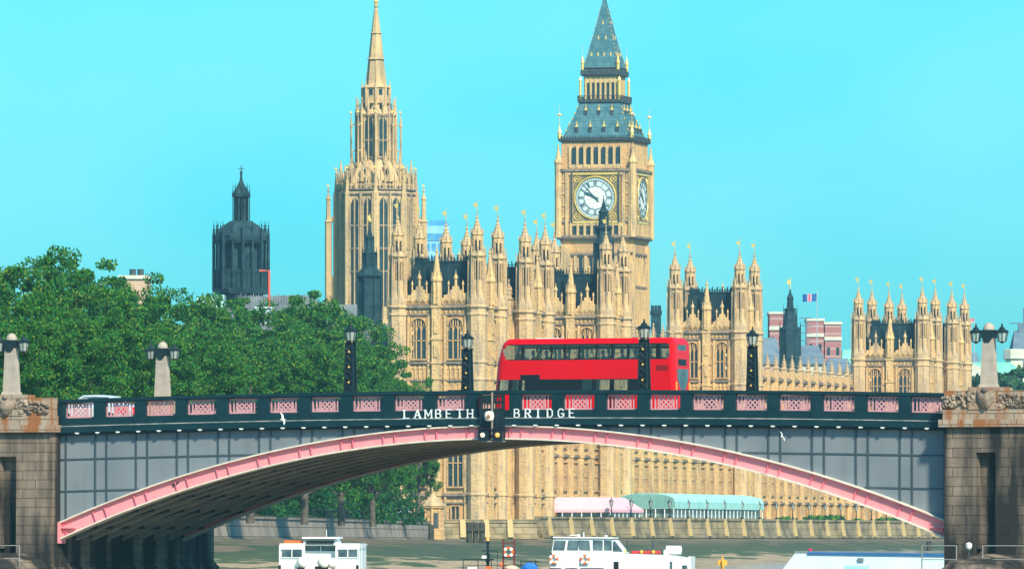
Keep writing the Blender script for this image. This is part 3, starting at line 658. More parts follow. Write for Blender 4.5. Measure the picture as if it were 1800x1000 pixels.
def window(par, M, cx, z0, w, h, lights=3, arch=True, transoms=(.45,)):
    p, f = win_meshes(WC, w, h, lights, arch, transoms)
    o = link('window', p, par, M@T(cx,0,z0)); link('window_frame', f, o)
def turret_mb(z0, zb, r=1.0, top=None):
    """octagonal turret: plain shaft z0..zb, two open stages, ogee dome, finial"""
    m, dk = MB(), MB()
    m.lathe([(r*1.32,z0),(r*1.32,zb-.6),(r*1.15,zb),(r,zb+.5),(r,zb+2.0)], 8)
    for i in range(8):
        a = pi/8+2*pi*i/8; m.box(-.10,.10,-.10,.10,z0,zb+4.2,T(r*1.26*cos(a)*(1),r*1.26*sin(a),0)@Rz(a)) if 0 else None
        m.lathe([(.16,z0),(.16,zb-.5),(.12,zb+4.4),(.03,zb+5.3)], 4, r*1.16*cos(a), r*1.16*sin(a))
    for z, e in ((9.6,.14),(17,.14),(25.0,.12),(27.3,.14),(zb-2.8,.12),(zb-1.75,.22)): m.lathe([(r*1.32,z),(r*1.32+e,z+.1),(r*1.32+e,z+.3),(r*1.32,z+.42)], 8)
    z1 = zb+2.0                                    # first open stage, 3 m
    for i in range(8):
        a = pi/8+2*pi*i/8; m.box(-.15,.15,-.15,.15,z1,z1+3.0,T(r*.92*cos(a),r*.92*sin(a),0)@Rz(a))
        a2 = 2*pi*i/8; m.box(-.04,.04,-.3,.3,z1+2.5,z1+3.0,T(r*.87*cos(a2),r*.87*sin(a2),0)@Rz(a2))
        m.box(-.05,.05,-.05,.05,z1,z1+3.0,T(r*.87*cos(a2),r*.87*sin(a2),0)@Rz(a2))
    dk.lathe([(r*.66,z1),(r*.66,z1+3.0)], 8)
    z2 = z1+3.0
    m.lathe([(r*1.0,z2),(r*1.28,z2+.18),(r*1.28,z2+.42),(r*.95,z2+.62),(r*.8,z2+.9)], 8)
    for i in range(8):
        a = pi/8+2*pi*i/8; m.box(-.12,.12,-.12,.12,z2+.8,z2+2.9,T(r*.72*cos(a),r*.72*sin(a),0)@Rz(a))
        m.lathe([(.11,z2+.4),(.09,z2+1.1),(.02,z2+1.7)], 4, r*1.16*cos(a), r*1.16*sin(a))
        a2 = 2*pi*i/8; m.box(-.05,.05,-.24,.24,z2+2.3,z2+2.9,T(r*.67*cos(a2),r*.67*sin(a2),0)@Rz(a2))
    dk.lathe([(r*.5,z2+.8),(r*.5,z2+2.9)], 8)
    z3 = z2+2.9
    KZ = .68
    b0 = len(m.v)
    m.lathe([(r*.70,z3),(r*.86,z3+.2),(r*.86,z3+.42),(r*.72,z3+.6),(r*.60,z3+1.2),(r*.42,z3+1.9),(r*.27,z3+2.6),(r*.15,z3+3.2),(r*.11,z3+3.5),(r*.23,z3+3.6),(r*.21,z3+3.75),(r*.09,z3+3.9),(r*.07,z3+4.3),(r*.15,z3+4.4),(.04,z3+4.5),(.025,z3+5.1)], 8)
    for i in range(8):
        a = pi/8+2*pi*i/8
        for rr_, zz in ((.66,.95),(.52,1.5),(.36,2.2),(.24,2.8)): m.ball((r*rr_*1.05*cos(a),r*rr_*1.05*sin(a),z3+zz),(.09,.09,.12),5)
        m.lathe([(.10,z3+.3),(.08,z3+.9),(.02,z3+1.5)], 4, r*.84*cos(a), r*.84*sin(a))
    m.v[b0:] = [(x,y,z3+(z-z3)*KZ) for x,y,z in m.v[b0:]]
    gl = MB(); zz = z3+5.0*KZ
    gl.lathe([(.04,zz),(.025,zz+1.3)], 5); gl.box(-.38,.04,-.03,.03,zz+.45,zz+1.0); gl.box(-.55,-.38,-.03,.03,zz+.72,zz+.95); gl.ball((0,0,zz+1.3),.09,6); gl.ball((0,0,zz+.1),.11,6)
    return m, dk, gl
_TC = {}
def turret(par, x, y, z0, zb, r=1.0):
    k = (z0, zb, r)
    if k not in _TC:
        a, b, c = turret_mb(z0, zb, r); _TC[k] = (a.mesh('turret', STONE_D), b.mesh('turret_opening', WGLASS), c.mesh('weather_vane', GOLD))
    a, b, c = _TC[k]
    o = link('turret', a, par, T(x,y,0)); link('turret_opening', b, o); link('weather_vane', c, o)
def pinnacle(mb, x, y, z0, z1, r, z2):       # square buttress shaft, gablets and crocketed spirelet
    mb.box(x-r,x+r,y-r,y+r,z0,z1)
    mb.box(x-r*1.25,x+r*1.25,y-r*1.25,y+r*1.25,z1,z1+.2)
    mb.lathe([(r*1.1,z1+.2),(r*.9,z1+(z2-z1)*.3),(r*.45,z1+(z2-z1)*.65),(r*.15,z1+(z2-z1)*.85),(r*.4,z1+(z2-z1)*.87),(r*.4,z1+(z2-z1)*.9),(.03,z2)], 4, x, y)
    for k in range(3):
        zz = z1+(z2-z1)*(.3+.17*k); q = r*(.95-.3*k)
        for a in range(4): mb.ball((x+q*cos(a*pi/2),y+q*sin(a*pi/2),zz),(.1,.1,.13),5)
def panelled(mb, M, x0, x1, z0, z1, step, dep=.16):      # blind tracery: ribs with little arch heads
    n = max(1, round((x1-x0)/step)); s = (x1-x0)/n
    for i in range(n+1): mb.box(x0+s*i-.07, x0+s*i+.07, -dep, 0, z0, z1, M)
    for i in range(n):
        for q in range(2): mb.box(x0+s*i+.07+q*(s-.14)*.66, x0+s*i+.07+q*(s-.14)*.66+(s-.14)*.34, -dep*.8, 0, z1-.45, z1-.1, M)
STR = MB()
def string(mb, M, x0, x1, z, h=.3, dep=.3): STR.box(x0,x1,-dep,0,z,z+h,M); STR.box(x0,x1,-dep*.6,0,z-h*.5,z-.002,M)
def strings(par):
    global STR
    islands('string_course', STR, STRING, par) if len(STR.v) <= 8*64 else part('string_course', STR, STRING, par); STR = MB()
def parapet(mb, M, x0, x1, z0, h, gable=True):
    n = max(2, round((x1-x0)/.8)); s = (x1-x0)/n
    mb.box(x0,x1,.0,.3,z0,z0+h*.62,M)
    for i in range(n): mb.box(x0+s*i+s*.18, x0+s*i+s*.82, -.02, .28, z0+h*.6, z0+h*(1.0 if i % 2 else .86), M)
    panelled(mb, M, x0, x1, z0+.1, z0+h*.6, .8, .12)
    if gable:
        c = (x0+x1)/2
        for q, (w_, z) in enumerate(((1.1,h*1.0),(.8,h*1.3),(.45,h*1.6))): mb.box(c-w_,c+w_,-.06-.01*q,.30,z0+h*.5,z0+z,M)
        mb.lathe([(.22,z0+h*1.5),(.16,z0+h*2.2),(.3,z0+h*2.25),(.28,z0+h*2.4),(.06,z0+h*2.7),(.03,z0+h*3.0)], 6, c, .1, M=M)
        for sg in (-1, 1):
            x = c+sg*(x1-x0)*.28; mb.lathe([(.13,z0+h*.8),(.10,z0+h*1.7),(.2,z0+h*1.75),(.03,z0+h*2.1)], 5, x, .1, M=M)
def facem(W, k):              # face matrices for a square tower whose SE corner is the origin
    if k == 0: return T(-W,0,0)                       # south
    if k == 1: return Rz(R(90))                       # east
    if k == 2: return T(0,W,0)@Rz(R(180))             # north
    return T(-W,W,0)@Rz(R(-90))                       # west
def pavilion(label, y0, W, rise=0.0, dx=0):
    r_ = thing('pavilion_tower', label, 'tower', pal(dx, y0, 0), -PHI, 'turreted pavilion towers along the palace river front')
    zc = 34.9+rise
    wl = MB(); wl.box(-W,0,0,W,5,zc+1.0)
    det = MB()
    wins = []
    for k in range(4):
        M = facem(W, k); a, b = 1.2, W-1.2; c = W/2
        for z, h, dp in ((zc-.1,.42,.45),(zc-1.1,.22,.25),(27.3+rise,.3,.35),(25.0+rise,.22,.3),(17.0,.3,.35),(9.6,.4,.4),(8.6,.2,.3)): string(det, M, a, b, z, h, dp)
        parapet(det, M, a, c-.75, zc+.32, 1.55); parapet(det, M, c+.75, b, zc+.32, 1.55)
        panelled(det, M, a, b, 25.3+rise, 27.1+rise, .62); panelled(det, M, a, b, zc-.9, zc-.2, .62)
        for x in (a+.35, c-1.15, c+1.15, b-.35): det.box(x-.16,x+.16,-.30,0,5,zc-1.2,M)
        panelled(det, M, a+.5, c-1.3, 17.4, 25, .75, .1); panelled(det, M, c+1.3, b-.5, 17.4, 25, .75, .1)
        panelled(det, M, c-.95, c+.95, 10, 34, .48, .22)
        det.box(c-.6,c+.6,-.75,0,5,zc+.4,M)
        for z in (9.6, 17, 25.2, 27.3, 30.5, zc-.1): det.box(c-.72,c+.72,-.86,0,z,z+.3,M)
        for z in (28.2, 31.4): det.box(c-.28,c+.28,-.9,-.70,z+rise,z+1.7+rise,M)
        det.lathe([(.62,zc+.4),(.6,zc+3.4),(.8,zc+3.5),(.8,zc+3.8),(.55,zc+4.2),(.3,zc+6.2),(.12,zc+7.3),(.25,zc+7.4),(.05,zc+7.7),(.03,zc+8.3)], 8, c, -.35, M=M)
        for i in range(8): q = pi/8+2*pi*i/8; det.lathe([(.10,zc+.4),(.10,zc+3.8),(.02,zc+4.7)], 4, c+.62*cos(q), -.35+.62*sin(q), M=M)
        for xx in (a+.75, a+1.05, c-1.45, c+1.45, b-1.05, b-.75): det.box(xx-.05,xx+.05,-.14,0,27.8+rise,zc-1.3,M)
        for zz_ in (29.2, 31.2): 
            for xx in (a+.9, b-.9): det.box(xx-.2,xx+.2,-.2,0,zz_+rise,zz_+.5+rise,M)
        ww = min(2.05, (c-.95-a)*.62)
        for x in ((a+.5+c-1.3)/2, (c+1.3+b-.5)/2): wins.append((M, x, ww))
    part('wall', wl, STONE, r_); part('carved_trim', det, TRIM, r_); strings(r_)
    for M, x, ww in wins:
        window(r_, M, x, 28.0+rise, ww, 5.4); window(r_, M, x, 18.2, ww, 5.6, 3, False, (.5,)); window(r_, M, x, 10.9, ww, 5.2, 3, False, (.6,)); window(r_, M, x, 6.4, ww*.5, 1.8, 2, False, ())
    rf = MB(); i0, i1 = 1.0, 1.9
    rf.frus(-W+i0,-i0,i0,W-i0,zc+.6,-W+i1,-i1,i1,W-i1,zc+6.0); rf.box(-W+i1-.1,-i1+.1,i1-.1,W-i1+.1,zc+6.0,zc+6.25)
    for k in range(4):
        M = facem(W, k); n = 16
        for i in range(n+1):
            x = i1+(W-2*i1)*i/n; rf.box(x-.05,x+.05,i1-.06,i1+.04,zc+6.25,zc+(7.1 if i % 2 else 6.85),M)
        rf.box(i1,W-i1,i1-.03,i1+.03,zc+6.5,zc+6.58,M)
        for i in range(9): x = i0+.4+(W-2*i0-.8)*i/8; rf.frus(x-.07,x+.07,i0-.06,i0+.2,zc+.7,x-.07+(W/2-x)*.1,x+.07+(W/2-x)*.1,i1-.08,i1+.2,zc+5.9,M)
    part('roof', rf, SLATE, r_)
    for x, y in ((0,0),(-W,0),(0,W),(-W,W)): turret(r_, x, y, 5, zc+1.6)
    return r_
pavilion('nearest turreted tower with two arched windows, left of the red bus', 0, 11.0)
pavilion('second turreted tower from the left, its south face hidden behind the nearest one', 25.8, 11.2)
pavilion('turreted tower directly below the clock tower, behind the bus roof', 72.3, 10.2, .6)
pavilion('turreted tower just right of the clock tower, standing alone against the sky', 158, 10.2, .6)
pavilion('distant turreted tower with two arched windows near the right bridge pier', 297.5, 11.1, -.5)
pavilion('rearmost turreted tower at the right end of the river front', 323, 11.1, -.5)

def wing(name, label, y0, y1, x_face, depth, z0, z1, bay, levels, roof=True, pin=3.0, bd=.85, wallm=None):
    """range of bays facing the river; local x = east"""
    r_ = thing(name, label, 'palace wing', pal(x_face, y0, 0), -PHI)
    Lw = y1-y0; M = Rz(R(90)); n = max(1, round(Lw/bay)); s = Lw/n
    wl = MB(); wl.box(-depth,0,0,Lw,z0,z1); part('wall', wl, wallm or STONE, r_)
    det = MB(); pn = None
    for i in range(n+1):
        x = s*i; x = min(max(x,.45),Lw-.45)
        det.box(x-.42,x+.42,-bd,0,z0,z1-.5,M); det.box(x-.5,x+.5,-bd-.1,-.0,z0,z0+2.4,M)
        for z in levels: det.box(x-.5,x+.5,-bd-.1,0,z-.1,z+.35,M)
        if pin:
            if pn is None: q = MB(); pinnacle(q, 0, 0, z1-.6, z1+pin*.55, .42, z1+pin*1.5); pn = q.mesh('pinnacle', STONE_D)
            link('pinnacle', pn, r_, T(.45, x, 0))
    for z in levels: string(det, M, .4, Lw-.4, z, .28, .3)
    string(det, M, 0, Lw, z1-.5, .4, .5)
    if pin: parapet(det, M, 0, Lw, z1, 1.1, False)
    for i in range(n):
        for j, z in enumerate(levels):
            zt_ = (list(levels)+[z1-.6])[j+1]; a, b = s*i+.6, s*(i+1)-.6
            panelled(det, M, a, b, z+.4, z+1.2, .6, .14)
            for x in (a+.3, b-.3): det.box(x-.12,x+.12,-.28,0,z+.3,zt_-.2,M)
    part('carved_trim', det, TRIM, r_); strings(r_)
    for i in range(n):
        for j, z in enumerate(levels):
            zt_ = (list(levels)+[z1-.6])[j+1]; h = zt_-z-2.0
            if h > 1.6: window(r_, M, s*(i+.5), z+1.4, s*.42, round(h*.94,2), 3, False, (.5,))
    if roof:
        rf = MB(); rf.prism([(0,z1+.3),(-depth/2,z1+1.6),(-depth,z1+.3)][::-1], .3, Lw-.3); o = part('roof', rf, GREYROOF, r_)
    return r_
# linking ranges between the towers (upper, set back) and the long terrace front
wing('river_wing', 'carved stone link between the two nearest turreted towers', 11.0, 25.8, -2.6, 9, 5, 35.0, 5.0, (9.8,17.2,25.2))
wing('river_wing', 'set back upper range behind the second tower, beside the bus', 37.0, 72.3, -9.5, 14, 5, 31.0, 6.0, (22.4,26.0))
wing('river_wing', 'tall central range of the palace ending right of the clock tower, above the bus rear', 82.5, 158, -9.5, 12, 5, 32.6, 6.3, (22.4,27.0), pin=2.6)
wing('river_wing', 'long low range with a row of slender pinnacles on the right', 168.2, 297.5, -12.2, 12, 5, 30.2, 6.1, (22.4,26.2), pin=2.6)
wing('river_wing', 'narrow carved link between the two rightmost towers', 308.6, 323, -2.6, 9, 5, 34.0, 4.8, (9.8,17.2,25.2))
wing('river_front_range', 'ribbed honey stone river front seen under the arch behind the awnings', 37.0, 297.5, -1.2, 10.9, 5, 22, 6.05, (9.4,15.4), roof=False, pin=0, bd=.62, wallm=SHADE_STONE)
# palace body behind, west of the river range
pb = thing('palace_block', 'grey roofed part of the palace left of the nearest turreted tower', 'building', pal(-11.2, 8, 0), -PHI)
m = MB(); m.box(-58,-.3,4,60,5,27.5); part('wall', m, STONE_D, pb)
m = MB()
for k in range(3): m.prism([(-58,27.5),(-.5,27.5),(-.5,30.5),(-8,33.2+k*.4),(-50,33.2+k*.4),(-58,30.5)], 5+k*18, 20+k*18)
for k in range(26): m.box(-57+k*2.2,-56.6+k*2.2,4.2,5,27.5,31.2+(k%3)*.5)
part('roof', m, GREYROOF, pb)
m = MB(); pinnacle(m, -3.6, 3.2, 5, 29.5, .8, 35.2); m.box(-4.6,-2.6,2.2,4.2,5,27.5); part('pinnacle', m, STONE_D, pb)
m = MB(); m.box(-1.4,-.9,.2,.8,5,36.5); m.box(-2.0,-.3,-.3,1.2,5,30); part('stair_shaft', m, STONE, pb)
m = MB(); m.tube([(-7,2.5,28.6),(-1.4,.5,29.8)], .12, 5); m.tube([(-3.9,1,28.2),(-3.9,1,30.8)], .1, 5); part('handrail', m, IRON_D, pb)
# big dim main body closing off the middle of the palace
mb_ = thing('palace_block', 'main body of the palace hidden behind the river towers', 'building', pal(-26, 40, 0), -PHI)
m = MB(); m.box(-50,0,40,230,5,26); part('wall', m, STONE_D, mb_)
m = MB()
for k in range(6): m.prism([(-50,26),(0,26),(-6,30),(-44,30)], 42+k*31, 68+k*31)
part('roof', m, GREYROOF, mb_)

# ------------------------------------------------------------ clock tower
ct = thing('clock_tower', 'tall square clock tower with white dials and blue grey spire', 'clock tower', pal(-50.4, 294.8, 0), -PHI)
CW = 6.1; ctc = T(-CW, CW, 0)                            # SE corner at the origin
def cf(h, k): return ctc@Rz(R(90)*k)@T(0,-h,0)           # face frame centred on a face at half-width h
w_ = MB(); w_.box(-CW,CW,-CW,CW,5,55,ctc)
H2 = 6.55
w_.frus(-CW,CW,-CW,CW,54.4,-H2,H2,-H2,H2,55.6,ctc); w_.box(-H2,H2,-H2,H2,55.6,67.2,ctc)
H3 = 6.15; w_.box(-H3,H3,-H3,H3,67.2,72,ctc)
part('wall', w_, STONE, ct)
d = MB(); op = MB()
for k in range(4):
    M = cf(CW, k)
    for sx in (-1,1): d.box(sx*5.3-.8,sx*5.3+.8,-.45,0,5,54.4,M); d.box(sx*5.3-.25,sx*5.3+.25,-.55,-.4,5,54.4,M)
    for x in (-3.6,-1.8,0,1.8,3.6): d.box(x-.28,x+.28,-.28,0,10,52.5,M)
    for z in range(12, 54, 7): string(d, M, -4.5, 4.5, z, .35, .32); panelled(d, M, -4.4, 4.4, z-1.8, z-.2, .9, .2)
    for x in (-2.7,-.9,.9,2.7):
        for z in range(14, 50, 7): op.box(x-.22,x+.22,-.05,0,z,z+3.2,M)
        op.box(x-.3,x+.3,-.06,0,49.6,52.2,M)
    string(d, M, -CW, CW, 52.6, .4, .4)
    M = cf(H2, k)
    string(d, M, -H2-.25, H2+.25, 55.5, .4, .35); string(d, M, -H2-.2, H2+.2, 58.2, .35, .3)
    for i in range(8): x = -4.3+8.6*i/7; d.box(x-.2,x+.2,-.3,0,55.9,58.1,M)
    for i in range(7): x = -4.3+8.6*(i+.5)/7; op.box(x-.38,x+.38,-.06,0,56.1,57.7,M); d.box(x-.4,x+.4,-.2,0,57.6,58.1,M)
    for sx in (-1,1):
        for q in (5.0,6.2): d.box(sx*q-.28,sx*q+.28,-.35,0,55.9,67,M)
        for z in range(59, 67, 2): d.box(sx*5.6-.45,sx*5.6+.45,-.16,0,z,z+.3,M); d.box(sx*5.6-.1,sx*5.6+.1,-.2,0,z,z+1.7,M)
    string(d, M, -H2-.35, H2+.35, 66.9, .45, .5); d.box(-5,5,-.3,0,66.3,66.9,M)
    M = cf(H3, k)
    for i in range(8): x = -4.55+9.1*i/7; d.box(x-.21,x+.21,-.32,0,67.6,71.4,M)
    for i in range(7):
        x = -4.55+9.1*(i+.5)/7; op.prism([(x-.46,68.1),(x+.46,68.1),(x+.46,70.5),(x+.3,70.95),(x,71.15),(x-.3,70.95),(x-.46,70.5)],-.06,0,M); d.box(x-.46,x+.46,-.22,0,67.4,68.1,M)
    panelled(d, M, -4.6, 4.6, 67.3, 67.9, .65, .3)
for sx in (-1,1):
    for sy in (-1,1): d.lathe([(.62,55.6),(.62,68.2),(.75,68.3),(.75,68.6),(.45,69.2),(.12,70.8),(.2,70.9),(.03,71.8)], 8, -CW+sx*(H2+.02), CW+sy*(H2+.02))
part('carved_trim', d, TRIM, ct); strings(ct); islands('window', op, WGLASS, ct)
# dials
DIALW = emit('opal_dial_glass', (.78,.80,.70,1), 0.0); INK = mat('dial_dark_metal', (.03,.085,.10,1)); DGL = mat('dial_pale_glass', (.50,.62,.60,1), (.60,.70,.66,1), 2)
for k in range(4):
    M = cf(H2, k)@T(0,0,62.35)
    f = MB(); f.box(-4.35,4.35,-.12,0,-4.35,4.35,M); o = part('clock_face', f, mat('dial_surround', (.34,.26,.11,1), (.12,.12,.08,1), 1.6), ct)
    q = MB()
    for a in (-4.35,3.95): q.box(a,a+.4,-.32,-.12,-4.35,4.35,M)
    for a in (-4.35,3.95): q.box(-3.94,3.94,-.31,-.12,a,a+.4,M)
    for sx in (-1,1):
        for sz in (-1,1): q.torus(.5,.09,M@T(sx*3.2,-.16,sz*3.2),12,5); q.ball((sx*3.2,-.14,sz*3.2),.2,6,M)
    q.torus(3.62,.16,M@T(0,-.2,0),40,6); part('gilt_frame', q, GOLD, o)
    q = MB(); q.box(-4.32,-3.97,-.335,-.322,-4.3,4.3,M); q.box(3.97,4.32,-.335,-.322,-4.3,4.3,M); part('frame_line', q, IRON_D, o)
    q = MB(); q.prism([(3.5*cos(2*pi*i/40),3.5*sin(2*pi*i/40)) for i in range(40)], -.17, -.1, M); part('dial_glass', q, DGL, o)
    q = MB(); q.prism([(1.85*cos(2*pi*i/32),1.85*sin(2*pi*i/32)) for i in range(32)], -.2, -.165, M); part('dial_centre', q, DIALW, o)
    q = MB()
    for rad, th in ((3.46,.05),(2.95,.045),(2.0,.05)): q.torus(rad,th,M@T(0,-.2,0),40,5)
    for i in range(60):
        a = 2*pi*i/60; q.prism([(-.03,2.98),(.03,2.98),(.03,3.44),(-.03,3.44)], -.215, -.16, M@Matrix.Rotation(a,4,'Y'))
    for h in range(12):                              # roman hour strokes
        a = 2*pi*h/12
        for s_ in {0:(-.24,-.08,.08,.24),1:(0,),2:(-.1,.1),3:(-.18,0,.18),4:(-.2,.06,.2),5:(-.08,.08),6:(-.16,0,.16),7:(-.22,-.06,.08,.22),8:(-.28,-.12,.04,.16,.28),9:(-.16,.04,.18),10:(-.08,.08),11:(-.14,.02,.16)}[h]:
            q.prism([(s_-.03,2.12),(s_+.03,2.12),(s_+.045,2.86),(s_-.045,2.86)], -.22, -.16, M@Matrix.Rotation(a,4,'Y'))
        q.prism([(-.022,.3),(.022,.3),(.022,2.0),(-.022,2.0)], -.212, -.16, M@Matrix.Rotation(a+.26,4,'Y'))
    part('dial_marking', q, INK, o)
    mn = 2*pi*53/60; hr = 2*pi*(9+53/60)/12
    q = MB(); q.prism([(-.11,-.9),(.11,-.9),(.10,0),(.03,3.3),(-.03,3.3),(-.10,0)], -.30, -.27, M@Matrix.Rotation(mn,4,'Y')); part('minute_hand', q, INK, o)
    q = MB(); q.prism([(-.2,-.6),(.2,-.6),(.19,1.2),(.34,1.45),(0,2.25),(-.34,1.45),(-.19,1.2)], -.265, -.235, M@Matrix.Rotation(hr,4,'Y')); part('hour_hand', q, INK, o)
# roof, lantern stage, spire
rf = MB()
def sq(h, z): return [(-h,-h,z),(h,-h,z),(h,h,z),(-h,h,z)]
rf.loft([sq(6.3,72.6),sq(5.75,73.3),sq(4.9,75.2),sq(4.1,77.2),sq(3.55,78.9)], ctc)
rf.loft([sq(3.15,84.9),sq(2.45,87.2),sq(1.6,90.6),sq(.8,94.2),sq(.32,96.4),sq(.22,97.6)], ctc)
part('roof', rf, CLOCKROOF, ct)
q = MB(); q.loft([sq(6.35,72.0),sq(6.6,72.2),sq(6.6,72.55),sq(6.3,72.7)], ctc); q.loft([sq(3.55,78.7),sq(3.85,78.9),sq(3.85,79.3),sq(3.3,79.45)], ctc); q.loft([sq(3.1,83.4),sq(3.45,83.6),sq(3.45,84.3),sq(3.2,84.6),sq(3.35,84.8),sq(3.1,84.95)], ctc)
for k in range(4):
    M = cf(6.6,k)
    for i in range(27): q.box(-6.5+13*i/26-.12,-6.5+13*i/26+.12,-.06,.1,72.55,73.0,M)
    M = cf(3.85,k)
    for i in range(15): q.box(-3.8+7.6*i/14-.05,-3.8+7.6*i/14+.05,-.05,.05,79.3,80.0,M)
    q.box(-3.8,3.8,-.04,.04,79.95,80.05,M)
part('cornice', q, IRON_D, ct)
q = MB(); dk = MB(); q.box(-2.6,2.6,-2.6,2.6,79.4,83.4,ctc)
for k in range(4):
    M = cf(2.95,k)
    for i in range(7): x = -2.6+5.2*i/6; q.box(x-.16,x+.16,-.02,.4,79.4,83.4,M)
    for i in range(6): x = -2.6+5.2*(i+.5)/6; dk.box(x-.26,x+.26,.2,.36,79.6,82.3,M); q.box(x-.28,x+.28,.05,.4,82.3,83.4,M)
part('lantern_stage', q, mat('gilded_stone', (.62,.45,.2,1), (.5,.36,.17,1), 1.5), ct); islands('lantern_opening', dk, WGLASS, ct)
cr_ = MB(); dm = MB()
for k in range(4):
    tips = MB()
    for zz, hh, xs in ((73.7,5.55,(-3.6,-1.2,1.2,3.6)),(76.6,4.25,(-2.3,0,2.3))):
        M = cf(hh,k)
        for x in xs: dm.box(x-.26,x+.26,-.15,.9,zz,zz+.9,M); tips.lathe([(.34,zz+.9),(.18,zz+1.25),(.05,zz+1.6),(.12,zz+1.65),(.02,zz+2.0)], 4, x, .2, M=M)
    for zz, hh, xs in ((86.9,2.5,(-1.7,-.55,.55,1.7)),(89.8,1.75,(-.65,.65)),(92.4,1.15,(0,))):
        M = cf(hh,k)
        for x in xs: tips.lathe([(.2,zz),(.16,zz+.3),(.03,zz+.7)], 4, x, .05, M=M)
    islands('gilt_tip', tips, GOLD, ct)
    a = R(45)+k*R(90); cr_ = MB()
    for zz, hh in ((73,6.0),(74,5.5),(75,5.05),(76,4.62),(77,4.22),(78,3.9)): cr_.ball((-CW+hh*1.414*cos(a),CW+hh*1.414*sin(a),zz),.17,6)
    for i in range(14):
        zz = 85.2+i*.75; hh = 3.1-(zz-84.9)*.24 if zz < 94 else .9-(zz-94)*.2; cr_.ball((-CW+hh*1.4*cos(a),CW+hh*1.4*sin(a),zz),.11,5)
    part('crocketed_hip', cr_, GOLD, ct)
    q = MB(); x, y = -CW+6.4*1.414*cos(a), CW+6.4*1.414*sin(a)
    q.lathe([(.34,72.6),(.30,73.5),(.42,73.6),(.2,74.2),(.06,74.8),(.04,77.0),(.02,78.4)], 6, x, y); q.ball((x,y,76.7),.24,8); q.box(x-.5,x+.5,y-.05,y+.05,76.6,76.8); part('corner_pinnacle', q, GOLD, ct)
    q = MB(); x, y = -CW+3.45*1.414*cos(a), CW+3.45*1.414*sin(a)
    q.lathe([(.24,79.3),(.22,82.6),(.3,82.7),(.05,83.3)], 6, x, y); part('lantern_post', q, GOLD, ct)
    q = MB(); x, y = -CW+3.15*1.414*cos(a), CW+3.15*1.414*sin(a); q.lathe([(.28,84.5),(.26,85.5),(.34,85.7),(.12,86.6),(.03,87.0),(.02,88.8)], 6, x, y); part('spire_pinnacle', q, GOLD, ct)
q = MB(); q.lathe([(.25,97.5),(.1,98.5),(.3,98.7),(.05,99.2),(.04,101)], 6, M=ctc); part('finial', q, GOLD, ct)
islands('dormer', dm, IRON_D, ct)

# ------------------------------------------------------------ central octagonal spire tower
sp = thing('spire_tower', 'tall octagonal stone tower with slender crocketed spire, left of the clock tower', 'tower', (at(661,0,1270).x, 1270, 0), R(22.5))
K8 = [2*pi*i/8 for i in range(8)]
def oz(y): return EYE+(HOR-y)/FPX*1270
m = MB(); rot0 = 0
